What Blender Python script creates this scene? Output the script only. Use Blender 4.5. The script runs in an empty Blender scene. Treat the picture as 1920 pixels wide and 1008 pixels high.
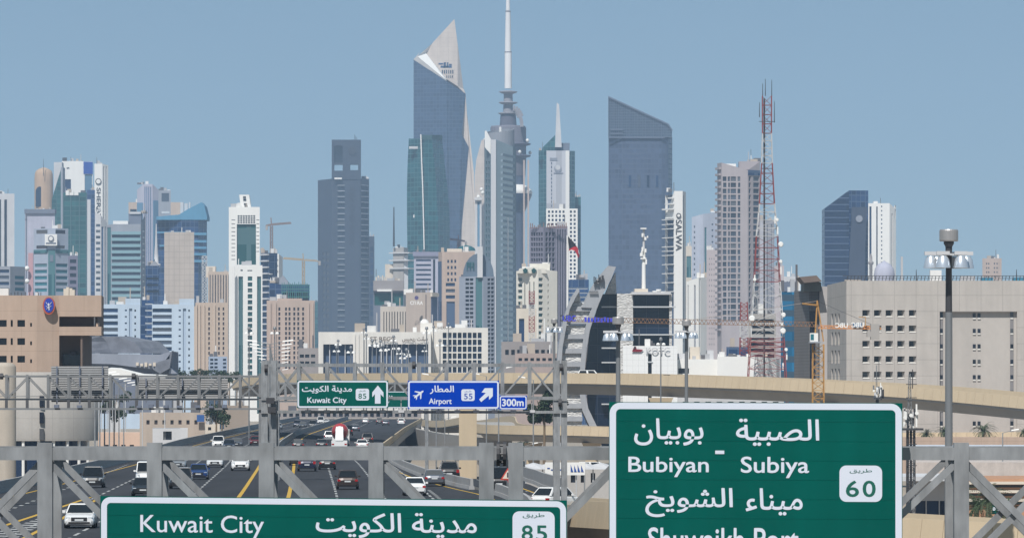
import bpy, math, random
from mathutils import Vector, Matrix, geometry
random.seed(7)
sc = bpy.context.scene
COL = sc.collection
# ------------------------------------------------------------------ camera
F = 10400.0; CH = 8.0; YH = 740.0; GZ = -6.0      # focal length in photo pixels, eye height, horizon row, city ground level
cam = bpy.data.cameras.new('camera'); camo = bpy.data.objects.new('camera', cam); COL.objects.link(camo)
camo.location = (0, 0, CH); camo.rotation_euler = (math.radians(90), 0, 0)
cam.sensor_width = 36; cam.lens = F/1920*36; cam.shift_y = (YH-504)/1920
cam.clip_start = 1; cam.clip_end = 40000
sc.camera = camo
# ------------------------------------------------------------------ sky and sun
SUN_EL = math.radians(52); SUN_AZ = math.radians(196)   # azimuth clockwise from +Y: behind the camera, a little left
w = bpy.data.worlds.new('World'); sc.world = w; w.use_nodes = True
nt = w.node_tree; bg = nt.nodes['Background']
sky = nt.nodes.new('ShaderNodeTexSky'); sky.sky_type = 'NISHITA'; sky.sun_disc = False
sky.sun_elevation = SUN_EL; sky.sun_rotation = SUN_AZ; sky.altitude = 4500; sky.air_density = 1.0; sky.dust_density = 0.0; sky.ozone_density = 3.0
mx = nt.nodes.new('ShaderNodeMix'); mx.data_type = 'RGBA'; mx.inputs[0].default_value = .5      # dusty air evens out the low sky
nt.links.new(sky.outputs[0], mx.inputs[6]); mx.inputs[7].default_value = (3.5,5.6,7.0,1); nt.links.new(mx.outputs[2], bg.inputs[0]); bg.inputs[1].default_value = 0.060
sl = bpy.data.lights.new('sun', 'SUN'); sl.energy = 4.2; sl.angle = math.radians(0.5); sl.color = (1, 0.965, 0.92)
so = bpy.data.objects.new('sun', sl); COL.objects.link(so)
sv = Vector((math.sin(SUN_AZ)*math.cos(SUN_EL), math.cos(SUN_AZ)*math.cos(SUN_EL), math.sin(SUN_EL)))
so.rotation_euler = sv.to_track_quat('Z', 'Y').to_euler(); so.location = (0, -50, 300)
sc.view_settings.view_transform = 'Standard'; sc.view_settings.look = 'None'
sc.view_settings.exposure = 0.15; sc.view_settings.gamma = 1
sc.render.engine = 'CYCLES'
sc.cycles.max_bounces = 6; sc.cycles.volume_bounces = 1; sc.cycles.diffuse_bounces = 3; sc.cycles.glossy_bounces = 3
sc.cycles.use_denoising = True

# ------------------------------------------------------------------ helpers
def P(px, py, D): return Vector(((px-960)/F*D, D, CH+(YH-py)/F*D))
def X(px, D): return (px-960)/F*D
def Zp(py, D): return CH+(YH-py)/F*D
def origin(o):
    v = Vector((0, 0, 0))
    while o is not None: v += o.location; o = o.parent
    return v
def link(o, parent=None):
    COL.objects.link(o)
    if parent is not None: o.parent = parent
    return o
def tag(o, label=None, cat=None, group=None, kind=None):
    if label: o['label'] = label
    if cat: o['category'] = cat
    if group: o['group'] = group
    if kind: o['kind'] = kind
    return o
def thing(name, label, cat, loc=(0, 0, 0), group=None):
    o = bpy.data.objects.new(name, None); o.empty_display_size = .5; COL.objects.link(o); o.location = loc
    return tag(o, label, cat, group)
class MB:
    def __init__(s): s.v = []; s.f = []; s.m = []
    def poly(s, pts, m=0):
        i = len(s.v); s.v += [tuple(p) for p in pts]; s.f.append(tuple(range(i, i+len(pts)))); s.m.append(m); return s
    def hexa(s, p, m=0):          # 8 points: bottom ring then top ring
        i = len(s.v); s.v += [tuple(q) for q in p]
        for f in ((3,2,1,0), (4,5,6,7), (0,1,5,4), (1,2,6,5), (2,3,7,6), (3,0,4,7)): s.f.append(tuple(i+k for k in f)); s.m.append(m)
        return s
    def box(s, x0, x1, y0, y1, z0, z1, m=0):
        return s.hexa([(x0,y0,z0),(x1,y0,z0),(x1,y1,z0),(x0,y1,z0),(x0,y0,z1),(x1,y0,z1),(x1,y1,z1),(x0,y1,z1)], m)
    def beam(s, p, q, w, h=None, up=None, m=0):
        p = Vector(p); q = Vector(q); h = h or w; d = (q-p).normalized()
        u = Vector(up) if up else (Vector((0,0,1)) if abs(d.z) < .95 else Vector((0,1,0)))
        a = d.cross(u).normalized()*w/2; b = a.cross(d).normalized()*h/2
        return s.hexa([p-a-b, p+a-b, p+a+b, p-a+b, q-a-b, q+a-b, q+a+b, q-a+b], m)
    def tube(s, p, q, r0, r1=None, n=8, m=0):
        p = Vector(p); q = Vector(q); r1 = r0 if r1 is None else r1; d = (q-p).normalized()
        u = Vector((0,0,1)) if abs(d.z) < .95 else Vector((0,1,0))
        a = d.cross(u).normalized(); b = a.cross(d); i = len(s.v)
        for c, r in ((p, r0), (q, r1)):
            for k in range(n):
                t = 2*math.pi*k/n; s.v.append(tuple(c+a*(r*math.cos(t))+b*(r*math.sin(t))))
        for k in range(n): s.f.append((i+k, i+(k+1)%n, i+n+(k+1)%n, i+n+k)); s.m.append(m)
        s.f.append(tuple(i+k for k in range(n-1,-1,-1))); s.m.append(m)
        s.f.append(tuple(i+n+k for k in range(n))); s.m.append(m); return s
    def lathe(s, c, prof, n=24, m=0):
        i = len(s.v); c = Vector(c)
        for r, z in prof:
            for k in range(n):
                t = 2*math.pi*k/n; s.v.append((c.x+r*math.cos(t), c.y+r*math.sin(t), c.z+z))
        for j in range(len(prof)-1):
            for k in range(n):
                a = i+j*n+k; b = i+j*n+(k+1)%n; s.f.append((a, b, b+n, a+n)); s.m.append(m)
        e = i+(len(prof)-1)*n; lo = s.v[i:i+n]; hi = s.v[e:e+n]      # caps on their own vertices, so smooth sides stay even
        s.poly(lo[::-1], m); s.poly(hi, m); return s
    def prism(s, pts, off, m=0):
        off = Vector(off); A = [Vector(p) for p in pts]; B = [p+off for p in A]; n = len(A)
        s.poly(A, m); s.poly(B[::-1], m)
        for k in range(n): s.poly([A[k], B[k], B[(k+1)%n], A[(k+1)%n]], m)
        return s
    def mesh(s, name, mats, o=Vector((0,0,0)), smooth=False):
        me = bpy.data.meshes.new(name); me.from_pydata([(v[0]-o.x, v[1]-o.y, v[2]-o.z) for v in s.v], [], s.f)
        for m in (mats if isinstance(mats, (list, tuple)) else [mats]): me.materials.append(m)
        me.polygons.foreach_set('material_index', s.m)
        if smooth: me.polygons.foreach_set('use_smooth', [True]*len(s.f))
        me.update(); return me
    def build(s, name, mats, parent=None, smooth=False):
        o = origin(parent) if parent is not None else Vector((0,0,0))
        return link(bpy.data.objects.new(name, s.mesh(name, mats, o, smooth)), parent)

# ------------------------------------------------------------------ materials
def nodes(name):
    m = bpy.data.materials.new(name); m.use_nodes = True
    return m, m.node_tree, m.node_tree.nodes['Principled BSDF']
def mnode(nt, op, a, b=None, c=None):
    n = nt.nodes.new('ShaderNodeMath'); n.operation = op
    for i, v in enumerate((a, b, c)):
        if v is None: continue
        if isinstance(v, (int, float)): n.inputs[i].default_value = v
        else: nt.links.new(v, n.inputs[i])
    return n.outputs[0]
def noise(nt, co, scale, stretch=(1,1,1), detail=3):
    mp = nt.nodes.new('ShaderNodeMapping'); mp.inputs['Scale'].default_value = stretch; nt.links.new(co, mp.inputs[0])
    n = nt.nodes.new('ShaderNodeTexNoise'); n.inputs['Scale'].default_value = scale; n.inputs['Detail'].default_value = detail
    nt.links.new(mp.outputs[0], n.inputs['Vector']); return n.outputs[0]
def coords(nt):
    t = nt.nodes.new('ShaderNodeTexCoord'); s = nt.nodes.new('ShaderNodeSeparateXYZ'); nt.links.new(t.outputs['Object'], s.inputs[0])
    return t.outputs['Object'], s.outputs
def scale_col(nt, rgb, fac):
    v = nt.nodes.new('ShaderNodeVectorMath'); v.operation = 'SCALE'
    if isinstance(rgb, tuple): v.inputs[0].default_value = rgb
    else: nt.links.new(rgb, v.inputs[0])
    nt.links.new(fac, v.inputs['Scale']); return v.outputs[0]
def mixc(nt, f, a, b):
    n = nt.nodes.new('ShaderNodeMix'); n.data_type = 'RGBA'
    nt.links.new(f, n.inputs[0])
    for i, v in ((6, a), (7, b)):
        if isinstance(v, tuple): n.inputs[i].default_value = (*v, 1)
        else: nt.links.new(v, n.inputs[i])
    return n.outputs[2]
def lines(nt, c, period, width):      # 1 on thin lines every period
    f = mnode(nt, 'FRACT', mnode(nt, 'MULTIPLY', c, 1/period)); return mnode(nt, 'LESS_THAN', f, width/period)
CACHE = {}
def wall(name, rgb, rough=.85, var=.13, scale=.12, streak=.13, joint=None, bump=0, metal=0, spec=.3):
    if name in CACHE: return CACHE[name]
    m, nt, b = nodes(name); co, (x, y, z) = coords(nt)
    n1 = noise(nt, co, scale); n2 = noise(nt, co, scale*3, (1, 1, .08)); n3 = noise(nt, co, scale*14, detail=2)
    f = mnode(nt, 'ADD', mnode(nt, 'MULTIPLY_ADD', n1, 2*var, 1-var), mnode(nt, 'MULTIPLY_ADD', n2, 2*streak, -streak))
    f = mnode(nt, 'ADD', f, mnode(nt, 'MULTIPLY_ADD', n3, var, -var/2))
    if joint:
        j = mnode(nt, 'MAXIMUM', lines(nt, x, joint[0], joint[2]), lines(nt, z, joint[1], joint[2]))
        f = mnode(nt, 'MULTIPLY', f, mnode(nt, 'MULTIPLY_ADD', j, -.22, 1))
    nt.links.new(scale_col(nt, rgb, f), b.inputs['Base Color'])
    b.inputs['Roughness'].default_value = rough; b.inputs['Metallic'].default_value = metal; b.inputs['Specular IOR Level'].default_value = spec
    if bump:
        bn = nt.nodes.new('ShaderNodeBump'); bn.inputs['Strength'].default_value = bump; bn.inputs['Distance'].default_value = .05
        nt.links.new(n3, bn.inputs['Height']); nt.links.new(bn.outputs[0], b.inputs['Normal'])
    CACHE[name] = m; return m
def glass(name, rgb, rough=.12, var=.5, blind=.35):      # window pane: each pane a little different
    if name in CACHE: return CACHE[name]
    m, nt, b = nodes(name); oi = nt.nodes.new('ShaderNodeObjectInfo')
    co, _ = coords(nt); n = noise(nt, co, .6); bl_ = mnode(nt, 'GREATER_THAN', mnode(nt, 'FRACT', mnode(nt, 'MULTIPLY', oi.outputs['Random'], 37.3)), .84)      # some panes have pale blinds down
    f = mnode(nt, 'ADD', mnode(nt, 'MULTIPLY_ADD', oi.outputs['Random'], 2*var, 1-var), mnode(nt, 'MULTIPLY_ADD', n, .4, -.2))
    nt.links.new(mixc(nt, mnode(nt, 'MULTIPLY', bl_, blind), scale_col(nt, rgb, f), (.22,.22,.21)), b.inputs['Base Color'])
    b.inputs['Roughness'].default_value = rough; b.inputs['Specular IOR Level'].default_value = .5
    CACHE[name] = m; return m
def curtain(name, rgb, lrgb, fh=3.8, bw=3.0, lw=.5, band=.0, rough=.14, var=.35, vert=True):   # curtain wall, floors and bays too fine to pick apart
    if name in CACHE: return CACHE[name]
    m, nt, b = nodes(name); co, (x, y, z) = coords(nt)
    fl = mnode(nt, 'FLOOR', mnode(nt, 'MULTIPLY', z, 1/fh)); fx = mnode(nt, 'FLOOR', mnode(nt, 'MULTIPLY', x, 1/bw))
    cv = nt.nodes.new('ShaderNodeCombineXYZ'); nt.links.new(fl, cv.inputs[0]); nt.links.new(fx, cv.inputs[1])
    wn = nt.nodes.new('ShaderNodeTexWhiteNoise'); wn.noise_dimensions = '2D'; nt.links.new(cv.outputs[0], wn.inputs['Vector'])
    wf = nt.nodes.new('ShaderNodeTexWhiteNoise'); wf.noise_dimensions = '1D'; nt.links.new(fl, wf.inputs['W'])
    n1 = noise(nt, co, .02)
    f = mnode(nt, 'ADD', mnode(nt, 'MULTIPLY_ADD', wn.outputs['Value'], 2*var, 1-var), mnode(nt, 'MULTIPLY_ADD', wf.outputs['Value'], var, -var/2))
    f = mnode(nt, 'ADD', f, mnode(nt, 'MULTIPLY_ADD', n1, .6, -.3))
    L = lines(nt, z, fh, lw)
    if vert: L = mnode(nt, 'MAXIMUM', L, lines(nt, x, bw, lw*.6))
    nt.links.new(mixc(nt, L, scale_col(nt, rgb, f), lrgb), b.inputs['Base Color'])
    nt.links.new(mnode(nt, 'MULTIPLY_ADD', L, .4, rough), b.inputs['Roughness'])
    CACHE[name] = m; return m
def flat(name, rgb, rough=.5, metal=0, spec=.5, var=.06, scale=3):
    if name in CACHE: return CACHE[name]
    m, nt, b = nodes(name); co, _ = coords(nt); n = noise(nt, co, scale)
    nt.links.new(scale_col(nt, rgb, mnode(nt, 'MULTIPLY_ADD', n, 2*var, 1-var)), b.inputs['Base Color'])
    b.inputs['Roughness'].default_value = rough; b.inputs['Metallic'].default_value = metal; b.inputs['Specular IOR Level'].default_value = spec
    CACHE[name] = m; return m

# ------------------------------------------------------------------ buildings described by the photo's rows and columns on a facade at a known distance
UNIT = MB().box(-.5, .5, -.5, .5, -.5, .5)
UM = {}
def unit(mat):
    if mat.name not in UM: UM[mat.name] = UNIT.mesh('unit_'+mat.name, mat)
    return UM[mat.name]
class Face:
    def __init__(s, a, b):
        s.A = Vector((X(*a), a[1])); s.B = Vector((X(*b), b[1])); s.d = s.B-s.A; s.L = s.d.length
        s.u = s.d.normalized(); s.n = Vector((s.u.y, -s.u.x))
    def t(s, px):
        k = (px-960)/F; return (k*s.A.y-s.A.x)/(s.d.x-k*s.d.y)*s.L
    def pt(s, t, out=0): p = s.A+s.u*t+s.n*out; return p
    def rect(s, r):
        t0, t1 = s.t(r[0]), s.t(r[2]); D = s.pt((t0+t1)/2).y
        return t0, t1, Zp(r[3], D), Zp(r[1], D)
    def slab(s, r, out0, out1, name, mat, parent):      # a box lying on the facade, from out0 to out1 metres proud of it
        t0, t1, z0, z1 = s.rect(r); c = s.pt((t0+t1)/2, (out0+out1)/2)
        o = bpy.data.objects.new(name, unit(mat)); link(o, parent)
        o.location = Vector((c.x, c.y, (z0+z1)/2))-origin(parent); o.rotation_euler = (0, 0, math.atan2(s.u.y, s.u.x))
        o.scale = (abs(t1-t0), abs(out1-out0), abs(z1-z0)); return o
    def slab_mb(s, mb, r, out0, out1):
        t0, t1, z0, z1 = s.rect(r); q = [s.pt(t0, out1), s.pt(t1, out1), s.pt(t1, out0), s.pt(t0, out0)]
        mb.hexa([(p.x, p.y, z0) for p in q]+[(p.x, p.y, z1) for p in q])
def grid(x0, x1, nx, y0, y1, ny, fx=.6, fy=.6):
    cx = (x1-x0)/nx; cy = (y1-y0)/ny
    return [(x0+cx*(i+.5-fx/2), y0+cy*(j+.5-fy/2), x0+cx*(i+.5+fx/2), y0+cy*(j+.5+fy/2)) for j in range(ny) for i in range(nx)]
def building(name, label, foot, ytop, wm, holes=(), depth=25, group=None, cat='building', roofm=None, zbot=None, small=5.0, clutter=True):
    """foot: (column, distance) of the front corners; holes: (face, rects, pane material, recess[, part name])."""
    zb = GZ if zbot is None else zbot
    pts = [Vector((X(*p), p[1])) for p in foot]
    if isinstance(ytop, (list, tuple)): zt = [Zp(y, p[1]) for y, p in zip(ytop, foot)]
    else:
        near = min(foot, key=lambda p: p[1]); zt = [Zp(ytop, near[1])]*len(foot)
    c = sum(pts, Vector((0, 0)))/len(pts)
    T = thing(name, label, cat, (c.x, c.y, zb), group)
    mb = MB(); faces = []; small_mb = {}; count = 0
    for i in range(len(pts)-1):
        f = Face(foot[i], foot[i+1]); faces.append(f)
        R = []
        for h in holes:
            if h[0] == i:
                for r in h[1]:
                    t0, t1, z0, z1 = f.rect(r)
                    t0 = max(t0, .02); t1 = min(t1, f.L-.02); z0 = max(z0, zb+.02)
                    if t1 > t0 and z1 > z0: R.append((t0, t1, z0, z1, h[3], h[2], h[4] if len(h) > 4 else 'window', (r[2]-r[0]) >= small or (r[3]-r[1]) >= 2*small))
        if not R:
            mb.poly([(pts[i].x, pts[i].y, zb), (pts[i+1].x, pts[i+1].y, zb), (pts[i+1].x, pts[i+1].y, zt[i+1]), (pts[i].x, pts[i].y, zt[i])]); continue
        ts = sorted({0, f.L, *[r[0] for r in R], *[r[1] for r in R]}); zz = sorted({zb, min(zt[i], zt[i+1]), *[r[2] for r in R], *[r[3] for r in R]})
        zz = [z for z in zz if z <= min(zt[i], zt[i+1])+1e-6]
        for a, b2 in zip(zz, zz[1:]):
            row = [r for r in R if r[2] < (a+b2)/2 < r[3]]; start = 0.0
            for r in sorted(row):
                if r[0] > start+1e-5:
                    p, q = f.pt(start), f.pt(r[0]); mb.poly([(p.x,p.y,a), (q.x,q.y,a), (q.x,q.y,b2), (p.x,p.y,b2)])
                start = max(start, r[1])
            if start < f.L-1e-5:
                p, q = f.pt(start), f.pt(f.L); mb.poly([(p.x,p.y,a), (q.x,q.y,a), (q.x,q.y,b2), (p.x,p.y,b2)])
        if abs(zt[i]-zt[i+1]) > 1e-4:
            lo = min(zt[i], zt[i+1]); hi = 0 if zt[i] > zt[i+1] else 1
            mb.poly([(pts[i].x,pts[i].y,lo), (pts[i+1].x,pts[i+1].y,lo), (pts[i+hi].x,pts[i+hi].y,zt[i+hi])])
        for t0, t1, z0, z1, rec, pm, pn, big in R:
            a, b2, c2, d2 = f.pt(t0), f.pt(t1), f.pt(t1, -rec), f.pt(t0, -rec)
            mb.poly([(a.x,a.y,z0), (b2.x,b2.y,z0), (c2.x,c2.y,z0), (d2.x,d2.y,z0)]); mb.poly([(a.x,a.y,z1), (d2.x,d2.y,z1), (c2.x,c2.y,z1), (b2.x,b2.y,z1)])
            mb.poly([(a.x,a.y,z0), (d2.x,d2.y,z0), (d2.x,d2.y,z1), (a.x,a.y,z1)]); mb.poly([(b2.x,b2.y,z0), (b2.x,b2.y,z1), (c2.x,c2.y,z1), (c2.x,c2.y,z0)])
            if big and count < 290:
                count += 1
                o = bpy.data.objects.new(pn, unit(pm)); link(o, T); m = f.pt((t0+t1)/2, -rec-.06)
                o.location = (m.x-c.x, m.y-c.y, (z0+z1)/2-zb); o.rotation_euler = (0, 0, math.atan2(f.u.y, f.u.x)); o.scale = (t1-t0+.04, .1, z1-z0+.04)
            else:
                k = small_mb.setdefault(pm.name, (pm, MB()))[1]
                a, b2 = f.pt(t0, -rec), f.pt(t1, -rec); c2, d2 = f.pt(t1, -rec-.1), f.pt(t0, -rec-.1)
                k.hexa([(p.x,p.y,z0) for p in (a,b2,c2,d2)]+[(p.x,p.y,z1) for p in (a,b2,c2,d2)])
    back = [p+Vector((p.x/p.y*depth, depth)) for p in pts]
    for a, b2, z in ((back[0], pts[0], zt[0]), (pts[-1], back[-1], zt[-1])):
        mb.poly([(a.x,a.y,zb), (b2.x,b2.y,zb), (b2.x,b2.y,z), (a.x,a.y,z)])
    for i in range(len(pts)-1):
        mb.poly([(back[i+1].x,back[i+1].y,zb), (back[i].x,back[i].y,zb), (back[i].x,back[i].y,zt[i]), (back[i+1].x,back[i+1].y,zt[i+1])])
        mb.poly([(pts[i].x,pts[i].y,zt[i]), (pts[i+1].x,pts[i+1].y,zt[i+1]), (back[i+1].x,back[i+1].y,zt[i+1]), (back[i].x,back[i].y,zt[i])], 1)
    mb.build('wall', [wm, roofm or wm], T)
    for pm, k in small_mb.values():
        o = k.build('window_panes', pm, T); o['kind'] = 'stuff'
    if clutter:        # small plant and aerials on the flat roof
        rd = random.Random(int(abs(c.x)*7+c.y)); zr = max(zt); far = c.y > 1000; W = pts[-1].x-pts[0].x; i0 = zt.index(zr)
        xa, xb = (pts[0].x, pts[-1].x) if max(zt)-min(zt) < .5 else (pts[max(i0-1,0)].x, pts[min(i0+1,len(pts)-1)].x)
        for k in range(3+int(rd.random()*4)):
            ww = min(W*.2, rd.uniform(.8,2.6)*(1.5 if far else .6)); hh = rd.uniform(.6,2.4)*(1.3 if far else .5); x = xa+(xb-xa)*rd.uniform(.08,.85); y = max(p.y for p in pts)+rd.uniform(1,min(6,depth*.4))
            pm = PLANT[int(rd.random()*len(PLANT))]
            if k % 3 == 2: o = bpy.data.objects.new('antenna', unit(pm)); sc3 = (.14 if not far else .4, .14 if not far else .4, hh*2.4)
            else: o = bpy.data.objects.new('roof_plant', unit(pm)); sc3 = (ww, rd.uniform(1,2.5), hh)
            link(o, T); o.scale = sc3; o.location = (x-c.x, y-c.y, zr-zb+sc3[2]/2)
    return T, faces
def sheet(rows, D, doff, depth, name, mat, parent):
    """lofted front: rows of (photo row, [columns]); doff metres of depth per column; closed at the back."""
    mb = MB(); n = len(doff); fr = []; bk = []
    for y, xs in rows:
        fr.append([P(x, y, D+d) for x, d in zip(xs, doff)])
        bk.append([P(x, y, D+max(doff)+depth) for x in xs])
    for j in range(len(rows)-1):
        for i in range(n-1):
            mb.poly([fr[j+1][i], fr[j+1][i+1], fr[j][i+1], fr[j][i]]); mb.poly([bk[j+1][i+1], bk[j+1][i], bk[j][i], bk[j][i+1]])
        mb.poly([bk[j+1][0], fr[j+1][0], fr[j][0], bk[j][0]]); mb.poly([fr[j+1][-1], bk[j+1][-1], bk[j][-1], fr[j][-1]])
    for i in range(n-1):
        mb.poly([fr[0][i], fr[0][i+1], bk[0][i+1], bk[0][i]])
    return mb.build(name, mat, parent)
def outline(pts, D, depth, name, mat, parent):
    return MB().prism([P(x, y, D) for x, y in pts], (0, depth, 0)).build(name, mat, parent)
def pbox(x0, y0, x1, y1, D, depth, name, mat, parent):
    a = P(x0, y1, D); b = P(x1, y0, D)
    return MB().box(a.x, b.x, D, D+depth, a.z, b.z).build(name, mat, parent)
# ------------------------------------------------------------------ lettering
def contours(s):
    c = bpy.data.curves.new('lettering', 'FONT'); c.body = s; c.size = 1; c.resolution_u = 4
    o = bpy.data.objects.new('lettering', c); COL.objects.link(o); bpy.context.view_layer.update()
    cu = o.to_curve(bpy.context.evaluated_depsgraph_get()); out = []
    for sp in cu.splines:
        bp = sp.bezier_points; pts = []
        if len(bp):
            n = len(bp)
            for i in range(n):
                a, b = bp[i], bp[(i+1)%n]
                straight = (a.handle_right-a.co).length < 1e-5 and (b.handle_left-b.co).length < 1e-5
                pts += [p.xy for p in geometry.interpolate_bezier(a.co, a.handle_right, b.handle_left, b.co, 2 if straight else 5)[:-1]]
        else: pts = [Vector(p.co[:2]) for p in sp.points]
        q = []
        for p in pts:
            if not q or (p-q[-1]).length > 1e-4: q.append(p.copy())
        if len(q) > 2 and (q[0]-q[-1]).length < 1e-4: q.pop()
        if len(q) > 2: out.append(q)
    o.to_curve_clear(); bpy.data.objects.remove(o); bpy.data.curves.remove(c)
    return out
def area(p): return sum(p[i-1].x*p[i].y-p[i].x*p[i-1].y for i in range(len(p)))/2
def inside(pt, poly):
    r = False
    for i in range(len(poly)):
        a, b = poly[i-1], poly[i]
        if (a.y > pt.y) != (b.y > pt.y) and pt.x < (b.x-a.x)*(pt.y-a.y)/(b.y-a.y)+a.x: r = not r
    return r
def embolden(p, d, sg):
    n = len(p); out = []
    for i in range(n):
        e1 = (p[i]-p[i-1]); e2 = (p[(i+1)%n]-p[i])
        if e1.length < 1e-6 or e2.length < 1e-6: out.append(p[i]); continue
        n1 = Vector((e1.y, -e1.x)).normalized(); n2 = Vector((e2.y, -e2.x)).normalized(); m = n1+n2
        m = m.normalized() if m.length > .3 else n1
        out.append(p[i]+m*d*sg)
    return out
TXT = {}
def text_tris(s, bold):
    if (s, bold) in TXT: return TXT[(s, bold)]
    C = contours(s); sg = 1 if area(max(C, key=lambda p: abs(area(p)))) > 0 else -1
    outer = [p for p in C if area(p)*sg > 0]; holes = [p for p in C if area(p)*sg <= 0]
    tris = []
    for k, p in enumerate(outer):
        hs = [h for h in holes if inside(h[0], p)]
        loops = [embolden(p, bold, sg)]+[embolden(h, bold, sg) for h in hs]
        fl = [q for l in loops for q in l]; ed = []; o = 0
        for l in loops: ed += [(o+i, o+(i+1)%len(l)) for i in range(len(l))]; o += len(l)
        V, _, TF = geometry.delaunay_2d_cdt(fl, ed, [], 0, 1e-6)[:3]
        for t in TF:
            tri = [V[i] for i in t]; cc = sum(tri, Vector((0, 0)))/len(tri)
            if not inside(cc, loops[0]) or any(inside(cc, h) for h in loops[1:]): continue
            if area(tri) < 0: tri = tri[::-1]
            tris.append((k, tri))
    xs = [q.x for _, t in tris for q in t]; ys = [q.y for _, t in tris for q in t]
    TXT[(s, bold)] = (tris, min(xs), max(xs), min(ys), max(ys)); return TXT[(s, bold)]
def text(s, x0, y0, x1, y1, D, mat, parent, bold=.012, name='lettering', rot=False, gap=.004, fn=None):
    """lettering whose drawn extent fills photo columns x0..x1 and rows y0..y1 on the plane at distance D"""
    tris, a, b, c, d = text_tris(s, bold); parts = {}
    for k, t in tris:
        pts = []
        for q in t:
            u = (q.x-a)/(b-a); v = (q.y-c)/(d-c)
            if rot: px, py = x0+(x1-x0)*v, y0+(y1-y0)*u
            else: px, py = x0+(x1-x0)*u, y1-(y1-y0)*v
            if fn: px, py = fn(px, py)
            pts.append(P(px, py, D-gap-gap*.12*(k % 7)))
        parts.setdefault(k if D < 300 else 0, MB()).poly(pts)
    for mb in parts.values():
        o = mb.build('letter' if D < 300 else name, mat, parent)
        if D >= 300: o['kind'] = 'stuff'
def ar(*words):       # Arabic letter shapes, first letter first; drawn right to left
    return ' '.join(''.join(chr(c) for c in reversed(wd)) for wd in reversed(words))
A_KUWAIT_CITY = ar((0xFEE3,0xFEAA,0xFEF3,0xFEE8,0xFE94), (0xFE8D,0xFEDF,0xFEDC,0xFEEE,0xFEF3,0xFE96))
A_SUBIYA = ar((0xFE8D,0xFEDF,0xFEBC,0xFE92,0xFEF4,0xFE94)); A_BUBIYAN = ar((0xFE91,0xFEEE,0xFE91,0xFEF4,0xFE8E,0xFEE5))
A_MINA = ar((0xFEE3,0xFEF4,0xFEE8,0xFE8E,0xFE80)); A_SHUWAIKH = ar((0xFE8D,0xFEDF,0xFEB8,0xFEEE,0xFEF3,0xFEA6))
A_TARIQ = ar((0xFEC3,0xFEAE,0xFEF3,0xFED6)); A_AIRPORT = ar((0xFE8D,0xFEDF,0xFEE4,0xFEC4,0xFE8E,0xFEAD))
A_SAINT = ar((0xFEB3,0xFE8E,0xFEE7,0xFE96), (0xFEAD,0xFEF3,0xFEA0,0xFEF4,0xFEB2))
# ------------------------------------------------------------------ ground
gm = wall('sandy_ground', (.34, .29, .23), .95, .25, .02, 0, bump=.2)
g = MB(); NX, NY = 24, 40
g.poly([(-2500, -200, GZ), (2500, -200, GZ), (2500, 9000, GZ), (-2500, 9000, GZ)])
tag(g.build('ground', gm), kind='structure')

# ------------------------------------------------------------------ palette
PALE = wall('pale_grey_stone', (.55, .55, .56)); WHITE = wall('white_render', (.78, .77, .74), streak=.06, var=.05); BEIGE = wall('beige_stone', (.50, .40, .32))
TAN = wall('tan_stone', (.47, .33, .22)); LAV = wall('lavender_panels', (.42, .42, .50)); CREAM = wall('cream_render', (.62, .55, .46))
STEELG = wall('grey_metal_panels', (.30, .32, .36)); DARKST = wall('dark_granite', (.036, .045, .068), .6, .18, .05); SLATE = wall('slate_panels', (.16, .18, .23))
PINK = wall('pinkish_stone', (.46, .36, .30)); SKYBLUE = wall('pale_blue_panels', (.47, .56, .66)); CONC = wall('raw_concrete', (.36, .34, .32), streak=.15)
G_DARK = glass('dark_window', (.012, .016, .026)); G_NAVY = glass('navy_window', (.012, .03, .075)); G_TEAL = glass('teal_window', (.02, .12, .15)); G_GREEN = glass('green_window', (.012, .07, .065))
G_BLUE = glass('blue_window', (.03, .10, .22)); G_GREY = glass('grey_window', (.06, .075, .10)); G_BROWN = glass('brown_window', (.05, .035, .035))
C_TEAL = curtain('teal_curtain_wall', (.02, .10, .115), (.055, .155, .17), 4, 3, .6); C_GREEN = curtain('green_curtain_wall', (.018, .085, .085), (.05, .12, .13), 3.8, 9, .4)
C_NAVY = curtain('navy_curtain_wall', (.02, .05, .13), (.06, .10, .18), 4, 3, .5); C_BLUE = curtain('blue_curtain_wall', (.03, .12, .25), (.12, .24, .36), 4, 4, .7)
C_LAV = curtain('lavender_curtain_wall', (.055, .078, .135), (.07, .095, .155), 4.2, 3.0, .8, var=.18, rough=.3); C_HAMRA = curtain('steel_blue_curtain_wall', (.045, .075, .135), (.055, .087, .15), 4.2, 3.5, .7, var=.2, rough=.25)
PLANT = [wall('plant_grey', (.40,.40,.41)), wall('plant_white', (.66,.65,.63)), wall('plant_dark', (.12,.12,.13)), wall('plant_tan', (.42,.36,.30))]
DULL = flat('dark_metal', (.05, .05, .055), .5); LIGHTM = flat('light_metal', (.62, .63, .64), .45, .3)
SKY_G = 'office towers of the city centre'
def bl(label, foot, ytop, wm, holes=(), name='office_tower', **k):
    k.setdefault('group', SKY_G)
    return building(name, label, foot, ytop, wm, holes, **k)
def rows(x0, x1, y0, n, pitch, h): return [(x0, y0+i*pitch, x1, y0+i*pitch+h) for i in range(n)]

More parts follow.
